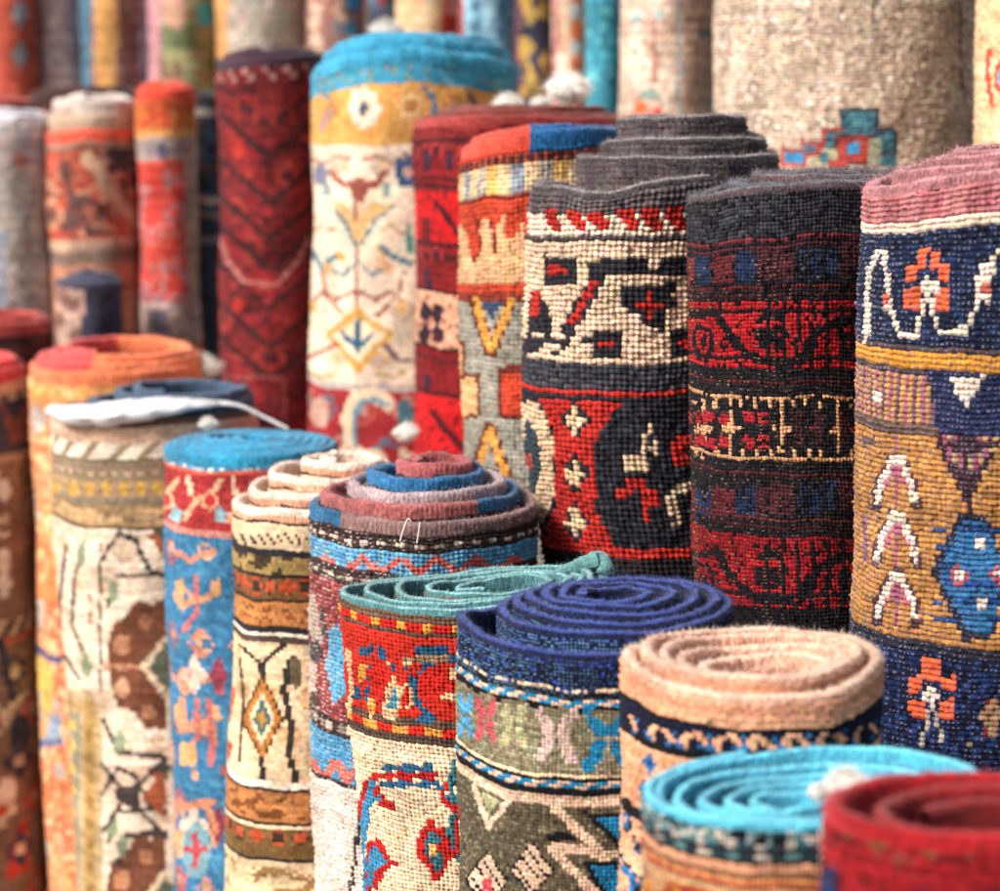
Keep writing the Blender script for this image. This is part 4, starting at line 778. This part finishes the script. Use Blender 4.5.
back('plain bright turquoise rug roll in the back row', 604, 20, 2.74, lambda c: c.mott(-900, 2000, ['2b93a8', '3aa5b8', '2487a0', '50b0bc'], 7, 3), edge='cyan', base='cyan')
def d_co(c):
    c.mott(-900, 2000, ['dcc2a4', 'd8b090', 'e2d0b8'], 8, 3)
    for y in range(-200, 140, 36): c.dia(576, y+14, 7, 14, 'd8703f'); c.dia(576, y+32, 6, 9, 'a8c4c8')
    c.line([(556, -200), (556, 140)], 4, 'b5707a')
back('cream rug roll with orange and pale blue lozenges, left of the turquoise one', 571, 21, 2.90, d_co, edge='peach')
def d_ng(c):
    c.mott(-900, 2000, ['232c48', '1f2a42', '2a3350', 'b5963f', '232c48'], 7, 5); 
    for x, y in ((530, 15), (543, 10), (528, 48), (545, 62), (532, 78)): c.dia(x, y, 8, 12, 'b59a4c')
    c.line([(518, -100), (518, 150)], 5, '6a2a48')
back('navy rug roll with gold leaf figures in the back row', 535, 21, 2.95, d_ng, edge='navy')
def d_lb(c):
    c.mott(-900, 2000, ['6fb0cc', '88bfd4', '5fa2c2'], 7, 4); c.line([(486, -100), (486, 90)], 5, 'a8d0dc')
    for y in (5, 28, 50): c.ell(475, y, 4, 7, '35627f'); c.ell(500, y+5, 4, 8, '4a7f9c')
    c.line([(461, -100), (461, 90)], 5, 'a83c3c')
back('light blue rug roll with darker blue figures, behind the azure edged one', 487, 28, 3.0, d_lb, edge='sky')
def d_cy(c):
    c.mott(-900, 2000, ['dfc39a', 'e2b888', 'd8b890', 'e8d0a8'], 9, 4); c.poly([(443, -100), (470, -100), (470, 90), (443, 90)], 'b04038'); c.rect(448, -20, 456, 15, 'c9b8a8')
back('warm cream and yellow rug roll with a brick red strip, behind the azure edged one', 428, 31, 3.05, d_cy, edge='cream')
def d_dc(c):
    c.mott(-900, 2000, ['2a3048', '3a6a88', '8a2f30', '2f8fb5'], 5, 4)
back('slim navy, red and cyan rug roll in the back row', 382, 15, 3.1, d_dc, edge='navy')
def d_ob2(c):
    c.mott(-900, 2000, ['c98a68', 'd9a888', 'a8705a', '8f7068', 'd8b8a0'], 8, 4); c.ell(352, 3, 8, 8, '2f9cc8'); c.ell(350, 28, 8, 7, '4a9cc0'); c.ell(336, 28, 4, 6, '6a8fa8')
back('apricot and brown rug roll with cyan spots in the back row', 337, 29, 3.15, d_ob2, edge='peach')
def d_pgr(c):
    c.mott(-900, 2000, ['a8a490', 'b5ada0', '9a9c88', 'b8a8a0', 'a5a898'], 9, 6); c.ell(280, 20, 10, 12, 'b8bca8'); c.poly([(214, -100), (228, -100), (228, 90), (214, 90)], 'cf9a5c')
back('pale sage grey rug roll with an ochre strip, behind the wine red one', 262, 46, 3.2, d_pgr, edge='sage')
def d_gr(c):
    c.mott(-900, 2000, ['6a7a50', '7f9068', '8a7058', '90a078'], 8, 6); c.ell(205, 15, 9, 14, '2f9cc0'); c.ell(175, 5, 12, 25, 'c8a088'); c.ell(178, 60, 14, 12, 'a8a878'); c.poly([(148, -100), (160, -100), (160, 90), (148, 90)], 'b88890'); c.ell(176, 68, 4, 6, '8a3048')
back('moss green rug roll with a cyan spot in the back row', 183, 34, 3.25, d_gr, edge='green')
def d_yb(c):
    c.mott(-900, 2000, ['7a5048', '6a4a48', '8a6a60', '5a3a40'], 7, 5); c.poly([(80, -100), (92, -100), (92, 90), (80, 90)], '3f6f88'); c.poly([(93, -100), (119, -100), (117, 90), (94, 90)], 'c99a58'); c.poly([(140, -100), (152, -100), (152, 90), (140, 90)], '98a8b5')
back('brown rug roll with yellow and blue vertical stripes in the back row', 117, 35, 3.3, d_yb, edge='brown')
back('blotchy rose and ivory rug roll in the back row', 60, 26, 3.35, lambda c: c.mott(-900, 2000, ['b59a94', 'c8b5ac', 'a88a88', 'bfa098', 'cabdb5'], 8, 5), edge='pink')
def d_rg(c):
    c.mott(-900, 2000, ['a8432f', 'b04a32', '9c3c2c'], 8, 5)
    for y in (-40, 13, 55): c.dia(20, y, 11, 17, '7a4038'); c.dia(20, y, 9, 14, '8a9494')
back('brick red rug roll with grey lozenges at the upper left', 14, 25, 3.3, d_rg, edge='rust')
back('dull blue rug roll in the gap behind the grey edged stacks', 738, 30, 2.95, lambda c: c.mott(-900, 2000, ['6a7f90', '8a98a0', '5a6c80'], 8, 5), edge='slate')
rug('dark brown topped rug roll showing just above the folded beige one', G2, 3.05,
    [(88, 58, 96), (88, 50, 92), (88, 40, 90)], lambda c: c.mott(0, 2000, ['4a2a24', '3a2220', '6a3a30'], 6, 6), 5, 5, 300, t=9, e=8, edge='402420', fuzz=0, S=1, bfuzz=0)
rug('low brick red rug roll at the foot of the brick red lozenge one', G2, 3.05,
    [(4, 36, 104), (4, 30, 100)], lambda c: c.mott(0, 2000, ['a8432f', '8a3a30', 'b05038'], 6, 6), 5, 5, 300, t=9, e=8, edge='a85048', fuzz=0, S=1, bfuzz=0)
# ------------------------------------------------------------------ sweeps: plastic strip, threads, folded corner
def sweep(name, pts, wid, hgt, mat, parent=None, base=None, rings=90, lump=.2, seed=1, fib=0):
    r_ = np.random.default_rng(seed); pts = np.array(pts); n = len(pts); tt = np.linspace(0, n-1, rings); i = np.clip(tt.astype(int), 0, n-2); f = (tt-i)[:, None]
    g = lambda k: pts[np.clip(i+k, 0, n-1)]
    p = .5*((2*g(0))+(-g(-1)+g(1))*f+(2*g(-1)-5*g(0)+4*g(1)-g(2))*f**2+(-g(-1)+3*g(0)-3*g(1)+g(2))*f**3)
    w = np.interp(tt, np.arange(n), wid); h = np.interp(tt, np.arange(n), hgt)
    t = np.gradient(p, axis=0); t /= np.linalg.norm(t, axis=1)[:, None]+1e-9; up = np.array([0, 0, 1.]); s = np.cross(t, up); s /= np.linalg.norm(s, axis=1)[:, None]+1e-9; u = np.cross(s, t)
    m = 14; a = np.linspace(0, 2*math.pi, m+1); nz = vnoise(rings, m+1, 4, 3, seed)-.5; nz[:, -1] = nz[:, 0]
    k = 1+lump*2*nz
    V = p[:, None]+s[:, None]*(w[:, None]*np.cos(a)*k)[..., None]+u[:, None]*(h[:, None]*np.sin(a)*k)[..., None]
    V = V.reshape(-1, 3)-(0 if base is None else base); T = None
    if fib:
        j = r_.integers(0, len(V), fib); P0 = V[j]; d = r_.standard_normal((fib, 3)); e_ = r_.standard_normal((fib, 3))*.00009
        Vt = np.stack([P0-e_, P0+e_, P0+d*np.mean(wid)*.5], 1).reshape(-1, 3); T = np.arange(fib)[:, None]*3+np.array([0, 1, 2])+len(V); V = np.concatenate([V, Vt])
    return mesh_obj(name, V, grid_faces(rings-1, m), None, mat, parent, T=T)
M_PLAST = bpy.data.materials.new('white_plastic'); M_PLAST.use_nodes = True
nt = M_PLAST.node_tree; b = nt.nodes['Principled BSDF']; b.inputs['Base Color'].default_value = (.82, .82, .83, 1); b.inputs['Roughness'].default_value = .35
nz = nt.nodes.new('ShaderNodeTexNoise'); nz.inputs['Scale'].default_value = 60; bp = nt.nodes.new('ShaderNodeBump'); bp.inputs['Strength'].default_value = .5; bp.inputs['Distance'].default_value = .004
nt.links.new(nz.outputs['Fac'], bp.inputs['Height']); nt.links.new(bp.outputs[0], b.inputs['Normal'])
Yw = 2.17; q = lambda x, y, d: at(x, y, Yw+d)
ps = [q(52, 411, -.02), q(75, 414, -.075), (q(110, 414, -.09)), q(150, 408, -.09), q(190, 404, -.08), q(215, 403, -.06), q(240, 406, -.06), q(262, 416, -.06), q(288, 429, -.06)]
o = sweep('plastic_strip', ps, [.008, .02, .026, .028, .024, .014, .003, .002, .002], [.006, .011, .013, .011, .006, .003, .002, .002, .002], M_PLAST, base=ps[2], lump=.14, rings=140)
o.location = ps[2]; o['label'] = 'crumpled strip of white plastic lying across the wide olive and cream rug roll'; o['category'] = 'plastic strip'
# folded corner of the teal edged rug
tr = [r for r in RUGS if r['label'].startswith('teal edged')][0]; to = np.array(tr.location)
M_TEALE = wool('teal_felt', .9, 520, .4, .3, attr=False, base=H('6a9e9e'), dist=.0012)
tp = [at(540, 580, 1.56), at(565, 574, 1.57), at(585, 566, 1.58), at(597, 561, 1.585), at(604, 568, 1.58), at(603, 590, 1.58)]
sweep('folded_corner', tp, [.005, .006, .008, .010, .008, .006], [.004, .006, .007, .008, .006, .006], M_TEALE, tr, to, 60, .3, 4, 700)
# two loose threads on the mauve edged rug
mr = [r for r in RUGS if r['label'].startswith('mauve edged')][0]; mo = np.array(mr.location)
M_THR = wool('white_thread', .2, 900, .1, .1, attr=False, base=H('efe8dc'))
Ym = 1.72-.105
for pts in ([(411, 521), (408, 519), (404, 528), (400, 541)], [(420, 522), (419, 530), (417, 543)]):
    sweep('thread', [at(x, y, Ym-.003) for x, y in pts], [.0006]*len(pts), [.0006]*len(pts), M_THR, mr, mo, 24, .1)
# ------------------------------------------------------------------ ground
gm = bpy.data.materials.new('stone_paving'); gm.use_nodes = True; nt = gm.node_tree; b = nt.nodes['Principled BSDF']; b.inputs['Roughness'].default_value = .85
n = nt.nodes.new('ShaderNodeTexNoise'); n.inputs['Scale'].default_value = 9; n.inputs['Detail'].default_value = 8; r = nt.nodes.new('ShaderNodeValToRGB')
r.color_ramp.elements[0].color = (.10, .09, .08, 1); r.color_ramp.elements[1].color = (.26, .23, .2, 1); nt.links.new(n.outputs['Fac'], r.inputs[0]); nt.links.new(r.outputs[0], b.inputs['Base Color'])
gv = np.array([[-30, -20, 0], [30, -20, 0], [30, 40, 0], [-30, 40, 0.]]); g = mesh_obj('ground', gv, np.array([[0, 1, 2, 3]]), None, gm); g['kind'] = 'structure'
# rendered plaster wall behind the last row
wm = bpy.data.materials.new('plaster'); wm.use_nodes = True; nt = wm.node_tree; b = nt.nodes['Principled BSDF']; b.inputs['Roughness'].default_value = .9
n = nt.nodes.new('ShaderNodeTexNoise'); n.inputs['Scale'].default_value = 5; n.inputs['Detail'].default_value = 9; r = nt.nodes.new('ShaderNodeValToRGB')
r.color_ramp.elements[0].color = (.16, .10, .08, 1); r.color_ramp.elements[1].color = (.30, .2, .15, 1); nt.links.new(n.outputs['Fac'], r.inputs[0]); nt.links.new(r.outputs[0], b.inputs['Base Color'])
def boxv(x0, x1, y0, y1, z0, z1): return np.array([[x, y, z] for z in (z0, z1) for y in (y0, y1) for x in (x0, x1)], float)
bq = np.array([[0, 2, 3, 1], [4, 5, 7, 6], [0, 1, 5, 4], [2, 6, 7, 3], [0, 4, 6, 2], [1, 3, 7, 5]])
wl = mesh_obj('wall', boxv(-6, 6, 4.0, 4.2, 0, 2.6), bq, None, wm, smooth=False); wl['kind'] = 'structure'
# ------------------------------------------------------------------ light: soft daylight from the upper left, in front
w = bpy.data.worlds.new('World'); scene.world = w; w.use_nodes = True; nt = w.node_tree
sky = nt.nodes.new('ShaderNodeTexSky'); sky.sky_type = 'NISHITA'; sky.sun_disc = False
EL, AZ = math.radians(40), math.radians(-122)     # sun direction: azimuth measured from +Y towards +X
sky.sun_elevation = EL; sky.sun_rotation = AZ; sky.air_density = 1.5; sky.dust_density = 4; sky.ozone_density = .6
nt.links.new(sky.outputs[0], nt.nodes['Background'].inputs[0]); nt.nodes['Background'].inputs[1].default_value = .14
sl = bpy.data.lights.new('sun', 'SUN'); sl.energy = 5.0; sl.angle = math.radians(12); sl.color = (1, .955, .92)
so = bpy.data.objects.new('sun', sl); COL.objects.link(so)
d = np.array([math.sin(AZ)*math.cos(EL), math.cos(AZ)*math.cos(EL), math.sin(EL)])
from mathutils import Vector
so.rotation_euler = Vector(tuple(d)).to_track_quat('Z', 'Y').to_euler(); so.location = (-3, -3, 5)
scene.view_settings.view_transform = 'Standard'; scene.view_settings.look = 'None'; scene.view_settings.exposure = 0
